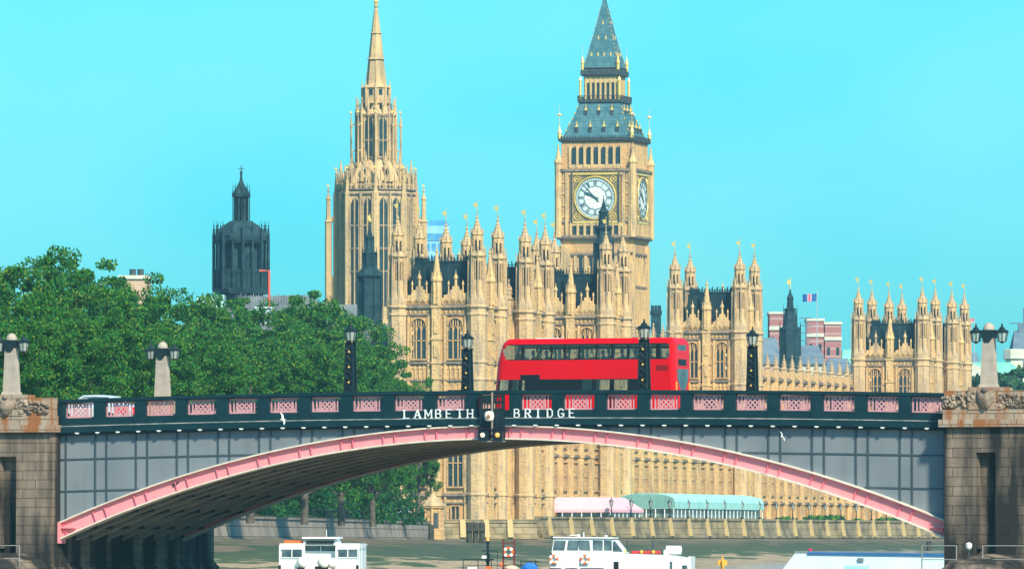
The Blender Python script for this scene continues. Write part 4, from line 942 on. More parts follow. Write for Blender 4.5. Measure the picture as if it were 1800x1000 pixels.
# vertex towards the camera: vertices at multiples of 45 deg once the root's own 22.5 deg is undone
m.lathe([(6.3,5),(6.3,oz(345)),(6.45,oz(342)),(5.9,oz(331)),(5.1,oz(316)),(4.3,oz(300)),(3.6,oz(288)),(3.1,oz(283)),(3.1,oz(205)),(3.35,oz(202)),(2.6,oz(192)),(2.15,oz(186)),(2.15,oz(157)),(2.4,oz(155)),(1.8,oz(151)),(1.55,oz(148)),(1.2,oz(106)),(1.5,oz(105)),(1.2,oz(102)),(.8,oz(60)),(1.0,oz(59)),(.75,oz(57)),(.22,oz(14)),(.4,oz(12)),(.15,oz(8)),(.05,oz(-2))], 8, rot=-R(22.5)+R(90)*0+0)
part('wall', m, STONE_S, sp)
d = MB(); wd = MB(); ROT = -R(22.5)
for i in range(8):
    a = ROT+K8[i]; ca, sa = cos(a), sin(a)
    # corner buttresses of the lower octagon, upper lantern, and the spire ribs
    d.lathe([(.48,5),(.48,oz(342)),(.36,oz(338)),(.12,oz(308)),(.22,oz(307)),(.03,oz(300))], 6, 6.35*ca, 6.35*sa)
    d.lathe([(.27,oz(300)),(.27,oz(200)),(.2,oz(197)),(.04,oz(178)),(.11,oz(177)),(.02,oz(170))], 6, 3.12*ca, 3.12*sa)
    d.lathe([(.2,oz(200)),(.2,oz(157)),(.03,oz(143))], 6, 2.2*ca, 2.2*sa)
    for k in range(34):
        zz = oz(148)+k*(oz(14)-oz(148))/34; u = k/34; rr_ = 1.52-1.34*u; d.ball((rr_*1.04*ca, rr_*1.04*sa, zz), (.14,.14,.18), 5)
    # detached flying turrets
    rt = 7.6
    if i in (0,2,4): d.lathe([(.55,5),(.55,oz(392)),(.7,oz(390)),(.4,oz(386)),(.32,oz(352)),(.45,oz(351)),(.05,oz(338)),(.2,oz(337)),(.03,oz(330))], 6, rt*ca, rt*sa)
    if i in (0,2,4):
        d.loft([[(6.2*ca-.2*sa,6.2*sa+.2*ca,oz(386)),(6.2*ca+.2*sa,6.2*sa-.2*ca,oz(386)),(6.2*ca+.2*sa,6.2*sa-.2*ca,oz(375)),(6.2*ca-.2*sa,6.2*sa+.2*ca,oz(375))],[(7.5*ca-.2*sa,7.5*sa+.2*ca,oz(394)),(7.5*ca+.2*sa,7.5*sa-.2*ca,oz(394)),(7.5*ca+.2*sa,7.5*sa-.2*ca,oz(386)),(7.5*ca-.2*sa,7.5*sa+.2*ca,oz(386))]])
        d.box(6.2,7.6,-.25,.25,5,oz(485),Rz(a))
    # outer pinnacles round the lantern, with struts
    d.lathe([(.2,oz(335)),(.18,oz(302)),(.27,oz(301)),(.02,oz(280))], 6, 5.6*ca, 5.6*sa)
    d.lathe([(.17,oz(300)),(.15,oz(225)),(.24,oz(224)),(.02,oz(200))], 6, 3.95*ca, 3.95*sa)
    for yy in (222, 268): d.tube([(3.9*ca,3.9*sa,oz(yy)),(3.1*ca,3.1*sa,oz(yy-5))], .09, 4)
    fa = ROT+K8[i]+pi/8
    d.lathe([(.17,oz(332)),(.15,oz(308)),(.22,oz(307)),(.02,oz(290))], 5, 5.3*cos(fa), 5.3*sin(fa)); d.lathe([(.17,oz(310)),(.15,oz(286)),(.22,oz(285)),(.02,oz(266))], 5, 4.1*cos(fa), 4.1*sin(fa))
    d.lathe([(.2,oz(205)),(.18,oz(188)),(.26,oz(187)),(.03,oz(172))], 5, 3.1*cos(fa), 3.1*sin(fa))
    for q_ in (-.25,.25): d.lathe([(.16,oz(335)),(.14,oz(316)),(.02,oz(304))], 4, 6.1*cos(ROT+K8[i]+q_), 6.1*sin(ROT+K8[i]+q_))
    b = ROT+K8[i]+pi/8; Mf = Rz(b+R(90))          # face frame: outward normal along angle b
    ap = 6.3*cos(pi/8); Fm = Rz(b+pi/2)@T(0,-ap,0)
    for sx in (-1.12,1.12):
        for (ya,yb_) in ((360,398),(402,438),(442,478)): wd.box(sx-.70,sx+.70,-.07,0,oz(yb_),oz(ya),Fm)
        wd.prism([(sx-.62,oz(360)),(sx+.62,oz(360)),(sx+.4,oz(354)),(sx,oz(350)),(sx-.4,oz(354))], -.07, 0, Fm); wd.box(sx-.62,sx+.62,-.07,0,oz(540),oz(482),Fm)
        for x in (sx-.78,sx,sx+.78): d.box(x-.07,x+.07,-.3,0,oz(560),oz(352),Fm)
    for x in (-2.15,0,2.15): d.box(x-.14,x+.14,-.4,0,5,oz(340),Fm)
    for yy in (336,344,400,440,480): string(d, Fm, -2.3, 2.3, oz(yy), .25, .25)
    panelled(d, Fm, -2.3, 2.3, oz(334), oz(322)-.2, .6, .2)
    for x in (-1.5,0,1.5): d.lathe([(.14,oz(322)),(.12,oz(306)),(.03,oz(296))], 4, x, -.1, M=Fm)
    d.prism([(-.9,oz(322)),(.9,oz(322)),(0,oz(306))], -.25, .5, Rz(b+pi/2)@T(0,-5.5,0))
    ap = 3.1*cos(pi/8); Fm = Rz(b+pi/2)@T(0,-ap,0)
    for (ya,yb_) in ((215,247),(251,276)): wd.box(-.62,.62,-.07,0,oz(yb_),oz(ya),Fm)
    wd.prism([(-.62,oz(215)),(.62,oz(215)),(.35,oz(210)),(0,oz(208)),(-.35,oz(210))], -.07, 0, Fm)
    for x in (-.74,0,.74): d.box(x-.06,x+.06,-.22,0,oz(284),oz(207),Fm)
    for yy in (206,249,280): string(d, Fm, -1.1, 1.1, oz(yy), .22, .2)
    wd.box(-.3,.3,-.07,0,oz(312),oz(300),Rz(b+pi/2)@T(0,-5.25*cos(pi/8),0)); d.box(-.4,.4,-.02,1.3,oz(313),oz(297),Rz(b+pi/2)@T(0,-5.2*cos(pi/8),0)); d.prism([(-.5,oz(297)),(.5,oz(297)),(0,oz(290))], 0, 1.2, Rz(b+pi/2)@T(0,-5.2*cos(pi/8),0))
    ap = 2.15*cos(pi/8); Fm = Rz(b+pi/2)@T(0,-ap,0)
    wd.box(-.3,.3,-.06,0,oz(168),oz(158),Fm); wd.box(-.32,.32,-.06,0,oz(193),oz(183),Rz(b+pi/2)@T(0,-2.7*cos(pi/8),0)); d.prism([(-.55,oz(183)),(.55,oz(183)),(0,oz(174))], -.3, .1, Fm)
part('carved_trim', d, STONE_S, sp); strings(sp); islands('window', wd, WGLASS, sp)
q = MB(); q.lathe([(.1,oz(0)),(.25,oz(4)),(.3,oz(8)),(.1,oz(10))], 6); q.ball((0,0,oz(3)),.4,8); q.box(-.5,.5,-.06,.06,oz(4.5),oz(3.3))
for i in range(8):
    a = ROT+K8[i]
    for rt, yy in ((6.35,298),(7.6,328),(3.95,199)):
        if rt == 7.6 and i not in (0,2,4): continue
        q.ball((rt*cos(a),rt*sin(a),oz(yy)),.17,6); q.box(rt*cos(a)-.3,rt*cos(a),rt*sin(a)-.03,rt*sin(a)+.03,oz(yy-3),oz(yy))
part('gilding', q, GOLD, sp)

# ------------------------------------------------------------ dark ventilation towers
def vent_tower(px, d, prof, label, name='ventilation_tower', ring=None, gold=None, mt=DARKSTONE, n=8):
    """prof: list of (y px, half width px)"""
    s = d/FPX; zz = lambda y: EYE+(HOR-y)*s
    r_ = thing(name, label, 'tower', (at(px,0,d).x, d, 0), 0)
    m = MB(); m.lathe([(h*s/cos(pi/n*.5), zz(y)) for y, h in prof], n); part('wall', m, mt, r_)
    return r_, s, zz
r_, s, zz = vent_tower(424, 1150, [(640,40),(518,40),(517,51),(508,53),(506,36),(425,36),(424,48),(415,48),(404,42),(396,31),(389,20),(388,11),(348,11),(346,17),(340,17),(334,11),(326,7),(318,3),(310,2),(303,2.5),(300,1),(291,.6)], 'dark octagonal stone tower with open lantern rising alone above the trees on the left')
m = MB(); pan = MB()
for i in range(16):
    a = 2*pi*i/16; big = i % 2 == 0; ca, sa = cos(a+.1), sin(a+.1); R0 = 48*s if big else 45.5*s
    m.lathe([((3.2 if big else 2.0)*s,zz(512)),((3.0 if big else 1.8)*s,zz(412)),(2.2*s,zz(409)),(2.0*s,zz(403)),(.6*s,zz(400)),(1.6*s,zz(398)),(.4*s,zz(394)),(.3*s,zz(389))], 5, R0*ca, R0*sa)
for i in range(8):
    a = 2*pi*i/8+.1; b = a+pi/8; Fm = Rz(b+pi/2)@T(0,-46*s*cos(pi/8),0); q = 17*s
    m.box(-q,q,-.1,.3,zz(512),zz(506),Fm); m.box(-q,q,-.1,.3,zz(480),zz(474),Fm); m.box(-q,q,-.1,.35,zz(428),zz(420),Fm); m.box(-q,q,.0,.25,zz(506),zz(478),Fm)
    for x in (-.5,0,.5): m.box(q*x-.12,q*x+.12,-.15,.1,zz(508),zz(476),Fm)
    for x in (-1,1): m.lathe([(1.3*s,zz(390)),(1.1*s,zz(340)),(.9*s,zz(334)),(.2*s,zz(322))], 4, 14.5*s*cos(a), 14.5*s*sin(a))
    m.box(-.15,.15,0,.3,zz(388),zz(346),Rz(b+pi/2)@T(0,-13*s,0))
part('colonnade', m, DARKSTONE, r_)
m = MB(); m.box(-.5,.5,-.05,.05,zz(297.5),zz(296.5)); part('finial', m, IRON_D, r_)
r_, s, zz = vent_tower(650, 1120, [(640,24),(562,24),(560,20),(488,20),(486,24),(482,23),(474,17),(468,13),(447,12.5),(445,14),(441,8),(420,7),(418,9),(414,5),(402,2),(392,1)], 'dark slim ventilation tower in front of the tall spire tower')
m = MB()
for i in range(8):
    a = 2*pi*i/8+pi/8
    m.lathe([(1.8*s,zz(640)),(1.6*s,zz(486)),(.4*s,zz(472))], 5, 22*s*cos(a), 22*s*sin(a)); m.lathe([(1.2*s,zz(482)),(1.0*s,zz(446)),(.3*s,zz(434))], 5, 13.5*s*cos(a), 13.5*s*sin(a)); m.lathe([(.9*s,zz(445)),(.8*s,zz(420)),(.2*s,zz(410))], 4, 8*s*cos(a), 8*s*sin(a))
part('colonnette', m, DARKSTONE, r_)
m = MB(); m.ball((0,0,zz(388)),.28,8); m.box(-.3,.1,-.04,.04,zz(386),zz(379)); m.lathe([(.08,zz(400)),(.05,zz(376))],5); part('weather_vane', m, GOLD, r_)
r_, s, zz = vent_tower(1061, 1190, [(560,17),(505,17),(503,20),(500,20),(497,17),(430,17),(428,19),(424,17),(415,12),(404,12),(402,17),(399,17),(396,10),(376,8),(373,10),(368,6),(360,3),(350,1),(344,.5)], 'dark slender spired lantern tower standing in front of the clock dial')
m = MB()
for i in range(8):
    a = 2*pi*i/8+pi/8
    m.lathe([(1.4*s,zz(540)),(1.3*s,zz(428)),(.3*s,zz(412))], 5, 18.5*s*cos(a), 18.5*s*sin(a)); m.lathe([(1.1*s,zz(416)),(1.0*s,zz(398)),(.2*s,zz(386))], 5, 14.5*s*cos(a), 14.5*s*sin(a)); m.lathe([(.8*s,zz(398)),(.2*s,zz(368))], 4, 9.5*s*cos(a), 9.5*s*sin(a))
part('colonnette', m, DARKSTONE, r_)
r_, s, zz = vent_tower(1389, 1450, [(700,19),(582,19),(580,20),(576,19),(574,14),(560,12.5),(545,10.5),(543,11.5),(541,6.5),(528,5.5),(524,6.5),(520,4.5),(514,2),(506,.7)], 'dark tapering ventilation tower with gold vane on the right, near the flag')
m = MB()
for i in range(8):
    a = 2*pi*i/8+pi/8
    m.lathe([(1.0*s,zz(660)),(1.0*s,zz(578)),(.2*s,zz(566))], 5, 19.5*s*cos(a), 19.5*s*sin(a)); m.lathe([(.7*s,zz(576)),(.6*s,zz(545)),(.1*s,zz(535))], 4, 13*s*cos(a), 13*s*sin(a))
part('colonnette', m, DARKSTONE, r_)
m = MB(); m.box(-.55,.1,-.04,.04,zz(500),zz(492)); m.lathe([(.12,zz(508)),(.08,zz(487))],5); part('weather_vane', m, GOLD, r_)

# ------------------------------------------------------------ other background buildings
def block(name, label, px0, px1, ytop, ybot, d, depth, mt, cat='building', group=None):
    a, b = at(px0, ytop, d), at(px1, ybot, d)
    r_ = thing(name, label, cat, ((a.x+b.x)/2, d, 0), 0, group); wd_ = b.x-a.x
    m = MB(); m.box(-wd_/2, wd_/2, 0, depth, 5, a.z); part('wall', m, mt, r_); return r_, wd_, a.z
r_, W_, z_ = block('office_tower', 'pale blue glass office block between the spire tower and the turrets', 746, 791, 397, 460, 2100, 18, mat('pale_blue_cladding', (.22,.50,.62,1), (.28,.56,.68,1), .5))
m = MB()
for k in range(9):
    for i in range(4): x = -W_/2+W_*(i+.5)/4; m.box(x-W_*.085,x+W_*.085,-.1,.02,z_-6.6-k*3.2,z_-4.6-k*3.2)
m.box(-W_*.47,W_*.47,-.15,.02,z_-4.0,z_-2.0); islands('window', m, GLASSB, r_)
m = MB(); m.box(-W_*.3,W_*.3,3,10,z_,z_+1.6); m.box(-W_*.42,W_*.45,2,14,z_,z_+.8); part('plant_room', m, GLASSB, r_)
for i, (x0, x1, yt, lab) in enumerate(((1353,1377,552,'striped red brick chimney block left of the dark ventilation tower'),(1419,1448,564,'striped red brick tower block below the flag'),(1450,1479,570,'striped red brick tower block, rightmost of the three'),(1326,1340,555,'striped red brick building edge behind the lone turreted tower'))):
    r_, W_, z_ = block('brick_block', lab, x0, x1, yt, 660, 1600, 12, STRIPE, group='banded brick blocks')
    m = MB(); m.box(-W_/2-.2,W_/2+.2,-.2,12.2,z_,z_+.5); m.box(-W_/2-.1,W_/2+.1,-.25,-.01,z_-3.2,z_-2.5); part('cornice', m, CREAMB, r_)
    m = MB()
    for k in range(5):
        for x in (-.28,.28): m.box(W_*x-.3,W_*x+.3,-.05,.02,z_-6.2-k*3.8,z_-4.6-k*3.8)
    islands('window', m, WGLASS, r_)
def gabled(label, px0, px1, yeave, ytop, d, depth, wall, roof, axis='x', group=None):
    r_, W_, z_ = block('gabled_building', label, px0, px1, yeave, 690, d, depth, wall, group=group); zr = EYE+(HOR-ytop)/FPX*d
    m = MB()
    if axis == 'x': m.loft([[(-W_/2-.4,-.5,z_),(W_/2+.4,-.5,z_),(W_/2+.4,depth+.5,z_),(-W_/2-.4,depth+.5,z_)],[(-W_/2*.7,depth/2-.2,zr),(W_/2*.7,depth/2-.2,zr),(W_/2*.7,depth/2+.2,zr),(-W_/2*.7,depth/2+.2,zr)]])
    else: m.prism([(-W_/2-.5,z_),(W_/2+.5,z_),(0,zr)], -.5, depth)
    part('roof', m, roof, r_)
    w2 = MB()
    for k in range(max(2,int(W_/3))): x = -W_/2+W_*(k+.5)/max(2,int(W_/3)); w2.box(x-.5,x+.5,-.05,.02,z_-3.6,z_-1.4)
    islands('window', w2, WGLASS, r_); return r_, W_, z_, zr
gabled('cream building with slate roof below the striped brick towers', 1395, 1450, 640, 605, 1550, 20, CREAMB, FARROOF)
gabled('cream gabled house left of the distant turreted tower', 1452, 1500, 655, 628, 1540, 16, CREAMB, FARROOF)
gabled('grey roofed building behind the right hand pinnacles', 1337, 1372, 640, 592, 1580, 14, CREAMB, FARROOF)
gabled('small red and cream gabled house right of the lone turreted tower', 1340, 1366, 640, 622, 1500, 9, mat('red_brick', (.5,.2,.15,1), (.6,.42,.35,1), .3), FARROOF)
gabled('pale building with green copper roof behind the rightmost tower', 1480, 1520, 652, 612, 1650, 24, CREAMB, COPPER)
r_, W_, z_, zr = gabled('cream pedimented building with bright green copper roof on the right', 1690, 1800, 660, 634, 1600, 26, CREAMB, COPPER)
m = MB(); m.prism([(-10.5,z_-.2),(1.5,z_-.2),(-4.5,z_+2.6)], -1.0, -.2); m.box(-10.2,1.2,-.8,-.05,z_-1.0,z_-.25); part('pediment', m, CREAMB, r_)
r_, W_, z_, zr = gabled('blue slate mansion roof with corner turret at the right edge', 1782, 1830, 640, 578, 1750, 26, CREAMB, FARROOF)
m = MB(); m.lathe([(2.0,z_-10),(2.0,z_+1),(2.5,z_+1.2),(2.4,z_+3.2),(2.0,z_+3.3)], 8, -W_/2, -1); part('corner_turret', m, CREAMB, r_)
m = MB(); m.box(-1.2,1.2,12,14,zr-1,zr+1.5); m.tube([(0,13,zr+1.5),(0,13,zr+5)],.12,4); m.tube([(-3,13,zr+1.6),(3,13,zr+1.6)],.12,4); part('roof_cresting', m, FARROOF, r_)
gabled('grey blue slate roof and dark dormer right of the rightmost tower', 1704, 1722, 645, 618, 1700, 12, CREAMB, FARROOF)
# chimneys between the clock tower and the lone tower
r_, W_, z_ = block('chimney_stack', 'dark twin chimney stack at the foot of the clock tower', 1145, 1162, 546, 620, 1290, 3, DARKSTONE)
m = MB(); m.box(-W_/2-.15,W_/2+.15,-.15,3.15,z_-.6,z_)
for x in (-.45,.0,.45): m.lathe([(.3,z_),(.25,z_+.9)], 8, x*W_*.8, 1.5)
part('chimney_pot', m, DARKSTONE, r_)
r_, W_, z_ = block('brick_building', 'pale brick tower top with two grey tanks above the left trees', 210, 261, 485, 520, 1300, 9, mat('buff_brick', (.58,.40,.26,1), (.5,.35,.24,1), .5))
m = MB(); m.box(-W_/2-.2,W_/2+.2,-.3,9.2,z_-.5,z_+.1); part('coping', m, CREAMB, r_)
m = MB(); m.lathe([(.55,z_+.1),(.55,z_+1.2)], 10, -.35, 3); m.lathe([(.55,z_+.1),(.55,z_+1.2)], 10, .95, 3); islands('tank', m, IRON_D, r_)
r_, W_, z_ = block('glazed_roof_building', 'pale translucent roof covering at the foot of the dark tower', 338, 388, 560, 600, 1080, 14, GREYROOF)
zs_ = at(0,517,1080).z
m = MB(); m.loft([[(-W_/2,-1.5,z_-2),(W_/2-.2,-1.5,z_-2),(W_/2-.2,14.5,z_-2),(-W_/2,14.5,z_-2)],[(-W_/2+.6,2,zs_-.3),(W_/2+.4,2,zs_),(W_/2+.4,9,zs_),(-W_/2+.6,9,zs_-.3)]])
for k in range(7): x = -W_/2+.5+k*.55; m.loft([[(x,-1.55,z_-2),(x+.05,-1.55,z_-2),(x+.05,-1.4,z_-2),(x,-1.4,z_-2)],[(x+.3,1.92,zs_-.25),(x+.35,1.92,zs_-.25),(x+.35,2.1,zs_-.25),(x+.3,2.1,zs_-.25)]])
part('roof_sheeting', m, mat('pale_sheeting', (.26,.46,.44,1), (.36,.56,.53,1), .5), r_)
r_, W_, z_ = block('long_grey_roof_building', 'long grey lead roofed range behind the tree tops left of the spire tower', 396, 628, 535, 600, 1140, 20, GREYROOF)
m = MB(); m.prism([(-W_/2,z_),(W_/2,z_-3.5),(W_/2-2,z_-1.6),(W_/2-6,z_+.6),(W_*.1,z_+1.3),(-W_/2+2,z_+1.1)], -.3, 20)
for k in range(46):
    x = -W_/2+1.5+k*(W_-2)/46; zz_ = z_+1.1 if x < W_/2-6 else z_+.6-(x-W_/2+6)*.6
    m.box(x-.06,x+.06,-.45,-.3,zz_-1.6,zz_+.15+.35*((k*7)%5)/5)
m.box(-W_/2+1,W_/2-6,-.5,-.3,z_-.9,z_-.7)
part('roof', m, GREYROOF, r_)
# red pipe scaffold by the dark tower
pp = at(456,476,1100); z0 = at(0,560,1100).z
m = MB(); z1 = pp.z; a = at(473,540,1100)
m.tube([(pp.x,1100,z1),(a.x,1100,z1),(a.x,1100,a.z)], .17, 8); m.box(pp.x-.2,a.x+.6,1099.6,1100.6,a.z-.55,a.z); m.box(pp.x+.4,pp.x+.7,1099.8,1100.2,z0-8,a.z-.55)
tag(link('red_pipe_gantry', m.mesh('red_pipe_gantry', mat('orange_red_paint', (.62,.10,.06,1)))), 'orange red pipe hooked beside the dark tower above the trees', 'pipe')
m = MB(); c = at(464,543,1095); m.box(c.x-1.1,c.x+1.3,1095,1098,c.z-12,c.z+.1); m.box(c.x-1.3,c.x+1.5,1094.8,1098.2,c.z+.1,c.z+.3); tag(link('roof_cabin', m.mesh('roof_cabin', PALEB)), 'small pale cabin roof among the tree tops below the red pipe', 'cabin')
# flags
def flag(px, y0, y1, d, w, h, label, cols):
    s = d/FPX; p = at(px,0,d); zt_ = EYE+(HOR-y0)*s; zb_ = EYE+(HOR-y1)*s
    r_ = thing('flag', label, 'flag', (p.x, d, zb_))
    m = MB(); m.lathe([(.12,-14),(.08,zt_-zb_),(.16,zt_-zb_+.1),(.03,zt_-zb_+.4)], 6); part('flagpole', m, mat('grey_pole', (.35,.4,.42,1)), r_)
    def cloth(u0, u1, v0, v1, dy):
        q = MB(); n_ = max(2, int((u1-u0)*16)); rings = []
        vs_ = []; fs_ = []
        for i in range(n_+1):
            u = u0+(u1-u0)*i/n_; yy = .25*sin(u*7)*u
            for v in (v0, v1):
                for o_ in (-.02-dy, .02+dy): vs_.append((-.1-u*w, yy+o_, zt_-zb_-h*(1-v)-.25*u*h*.4))
        for i in range(n_):
            b = i*4; fs_ += [(b,b+4,b+6,b+2),(b+1,b+3,b+7,b+5),(b,b+1,b+5,b+4),(b+2,b+6,b+7,b+3)]
        q.add(vs_, fs_); return q
    for nm, args, mt in cols: part(nm, cloth(*args), mt, r_)
FB = mat('flag_blue', (.02,.12,.32,1)); FR = mat('flag_red', (.62,.07,.12,1)); FW = mat('flag_white', (.5,.36,.4,1))
flag(1436, 516, 570, 1560, 2.7, 1.5, 'blue flag with a pale and red centre band flying above the striped brick towers',
     [('cloth',(0,1,0,1,0),FB),('white_cross',(.34,.66,0,1,.01),FW),('red_cross',(.43,.57,0,1,.025),FR)])
flag(1713, 560, 640, 1600, 1.0, .8, 'small pink and white flag beside the rightmost turret', [('cloth',(0,1,0,.5,0),FW),('stripe',(0,1,.5,1,0),FR)])
# roof mast
m = MB(); p = at(1417,0,1580); z1 = at(0,558,1580).z; m.lathe([(.3,20),(.2,z1)], 4, p.x, 1580)
for k in range(6): m.box(p.x-1.3+k*.1,p.x+1.3-k*.1,1579.9,1580.1,z1-1.5*k-.2,z1-1.5*k)
tag(link('antenna_mast', m.mesh('antenna_mast', FARROOF)), 'thin grey aerial mast left of the flag', 'mast')

# ------------------------------------------------------------ river walls, terrace
def river_wall(name, label, a, b, z0, z1, thick, mt, cap, fins=0, finm=None, capm=None):
    dv = flat(b-a); L_ = dv.length; ang = math.atan2(dv.y, dv.x)
    r_ = thing(name, label, 'wall', (a.x,a.y,0), ang)
    m = MB(); m.loft([[(0,-thick-.55,z0),(L_,-thick-.55,z0),(L_,0,z0),(0,0,z0)],[(0,-thick,z1),(L_,-thick,z1),(L_,0,z1),(0,0,z1)]]); part('wall', m, mt, r_)
    m = MB(); m.box(0,L_,-thick-.15,0,z1,z1+cap); m.box(0,L_,-thick-.5,-thick+.2,z0+(z1-z0)*.33,z0+(z1-z0)*.33+.3); part('coping', m, capm or mt, r_)
    if fins:
        m = MB(); n_ = int(L_/fins)
        me = MB(); me.frus(-.4,.4,-thick-.75,-thick+.1,z0+(z1-z0)*.40,-.36,.36,-thick-.3,-thick+.1,z1+cap); mm = me.mesh('buttress', finm)
        for i in range(n_): link('buttress', mm, r_, T(fins*(i+.35),0,0))
    return r_
tz = 6.55
B3, B4, B5 = bank[3], bank[4], bank[5]
river_wall('embankment_wall', 'grey granite embankment wall below the trees under the arch', bank[1], B3, 2.6, 5.75, .8, WALLM, .3)
river_wall('terrace_wall', 'short pale wall below the nearest tower beside the timber piles', B4, B5, 2.8, 6.0, .8, WALLY, .45, 3.3, YEL)
river_wall('terrace_wall', 'long ochre terrace wall with yellow buttresses running along the river front', B5, bank[6], 2.8, tz, .8, WALLY, .3, 11.6, YEL)
river_wall('return_wall', 'short wall turning the corner by the small round lodge', B3, B4, 2.8, 5.75, .7, WALLM, .3)
g = MB(); g.box(-1,9.4,-8,330,5.62,tz-.35); o = struct('terrace', g, PAVE); o.location = PO; o.rotation_euler = (0,0,-PHI)
# lodge
lp = at(757,0,1022); lo = thing('stone_lodge', 'small octagonal stone lodge with pointed roof beside the trees', 'lodge', (lp.x+.3, lp.y, 5.5), .3)
m = MB(); m.lathe([(1.5,-2.6),(1.5,-.4),(1.3,-.3),(1.3,2.3)], 8); m.lathe([(1.55,2.3),(1.6,2.5),(1.45,2.55)], 8)
for i in range(8): a = 2*pi*i/8+pi/8; m.lathe([(.18,-.4),(.18,2.3)],4,1.28*cos(a),1.28*sin(a))
part('wall', m, STONE, lo)
m = MB(); m.lathe([(1.62,2.56),(1.25,3.0),(.5,3.7),(.12,4.2),(.05,4.6)], 8); part('roof', m, STONE_D, lo)
m = MB(); m.box(-.3,.3,-1.26,-1.18,-.3,1.7); part('door', m, IRON_D, lo)
# awnings on the terrace (local x across the terrace, y along it)
def marquee(y0, y1, x0, x1, label, mt, hip, curved):
    r_ = thing('marquee', label, 'marquee', pal(0, y0, tz-.35), -PHI, 'marquees on the river terrace'); L_ = y1-y0; xm = (x0+x1)/2
    m = MB()
    if curved:
        prof = [(x0,3.2)]+[(xm-(xm-x0)*cos(pi*i/10), 3.2-1.1+1.1+(-.0)+1.0*sin(pi*i/10)) for i in range(1,10)]+[(x1,3.0),(x1,2.0),(x0,2.0)]
        m.prism(prof[::-1], 0, L_)
        for k in range(int(L_/3)+1): m.prism([(x,z+.05) for x,z in prof][::-1], k*3.0, k*3.0+.14)
    else:
        m.loft([[(x0,0,1.35),(x1,0,1.35),(x1,L_,1.35),(x0,L_,1.35)],[(x0,0,1.75),(x1,0,1.75),(x1,L_,1.75),(x0,L_,1.75)],[(x0+.3,hip,3.45),(xm+1.8,hip,3.45),(xm+1.8,L_-hip,3.45),(x0+.3,L_-hip,3.45)]])
    part('canopy', m, mt, r_)
    m = MB(); dz = 2.0 if curved else 1.35
    m.box(x0+.3,x1-.3,.3,L_-.3,0,.75); part('counter', m, mat('hedge_box', (.03,.08,.03,1), (.10,.13,.05,1), 1.2), r_)
    m = MB()
    for k in range(int(L_/2.4)+1):
        for x in (x0+.15,x1-.15): m.box(x-.06,x+.06,k*2.4,k*2.4+.12,0,dz)
    for k in range(7): x = x0+.15+(x1-x0-.3)*k/6; m.box(x-.06,x+.06,.05,.17,0,dz)
    islands('post', m, mat('white_post', (.7,.74,.72,1)), r_)
    m = MB(); m.box(x0+.6,x1-.6,.6,L_-.6,.75,dz); part('glazing', m, mat('marquee_glazing', (.10,.16,.15,1), (.28,.34,.30,1), .8, rough=.2), r_)
marquee(39, 58, .4, 9.0, 'pale pink canvas marquee on the terrace beneath the arch', PINKAWN, 1.2, False)
marquee(76, 134, .8, 9.2, 'pale green barrel roofed marquee on the terrace beneath the arch', TEALAWN, 0, True)
# terrace lamps
def terrace_lamp():
    r_ = thing('terrace_lamp', 'slim black lamp post with glazed lantern along the terrace wall', 'lamp', pal(9.2, 38, tz+.3), -PHI, 'lamp posts along the terrace wall')
    m = MB(); m.lathe([(.2,-.6),(.2,.2),(.10,.3),(.075,1.4),(.14,1.45),(.05,1.5)], 8); part('post', m, GREEN2, r_)
    m = MB(); m.lathe([(.17,1.5),(.28,2.2)], 6); part('lantern_glass', m, LAMPGLASS, r_)
    m = MB(); m.lathe([(.33,2.2),(.2,2.45),(.06,2.5),(.03,2.8)], 6)
    for i in range(6): a = pi/6+2*pi*i/6; m.tube([(.17*cos(a),.17*sin(a),1.5),(.28*cos(a),.28*sin(a),2.2)], .025, 4)
    part('lantern_frame', m, GREEN2, r_); return r_
tl = terrace_lamp()
for k in range(1, 22): dup(tl, pal(9.2, 38+11.6*k, tz+.3), -PHI)
# planting along the terrace
def bush_mesh(seed, n=260, r=(1.6,1.6,.9), mt=LEAF1, ls=.35):
    rd = random.Random(seed); m = MB()
    for _ in range(n):
        u = Vector((rd.gauss(0,1),rd.gauss(0,1),rd.gauss(0,1))).normalized()*rd.uniform(.5,1)
        leaf(m, (u.x*r[0],u.y*r[1],abs(u.z)*r[2]), ls*rd.uniform(.6,1.3), rd)
    return m.mesh('foliage', mt)
def leaf(m, c, s, rd):
    a = Vector((rd.gauss(0,1),rd.gauss(0,1),rd.gauss(0,1)*.8+.2)).normalized(); b = a.orthogonal().normalized(); b = Matrix.Rotation(rd.uniform(0,6.28),3,a)@b; c2 = a.cross(b); c = Vector(c)
    p = [c-b*s, c-c2*s*.55+b*s*.1, c+b*s, c+c2*s*.55+b*s*.1]
    k = len(m.v); m.v += [tuple(x) for x in p]; m.f.append((k,k+1,k+2,k+3))
bmesh1 = [bush_mesh(i) for i in range(3)]
for k in range(10):
    o = link('shrub', bmesh1[k%3]); o.location = pal(6.5+(k%3)*.7, 141+k*17.5, tz-.35); o.scale = (1+.2*(k%4),)*3
    tag(o, 'low green shrub on the terrace between the lamp posts', 'shrub', 'shrubs along the terrace')
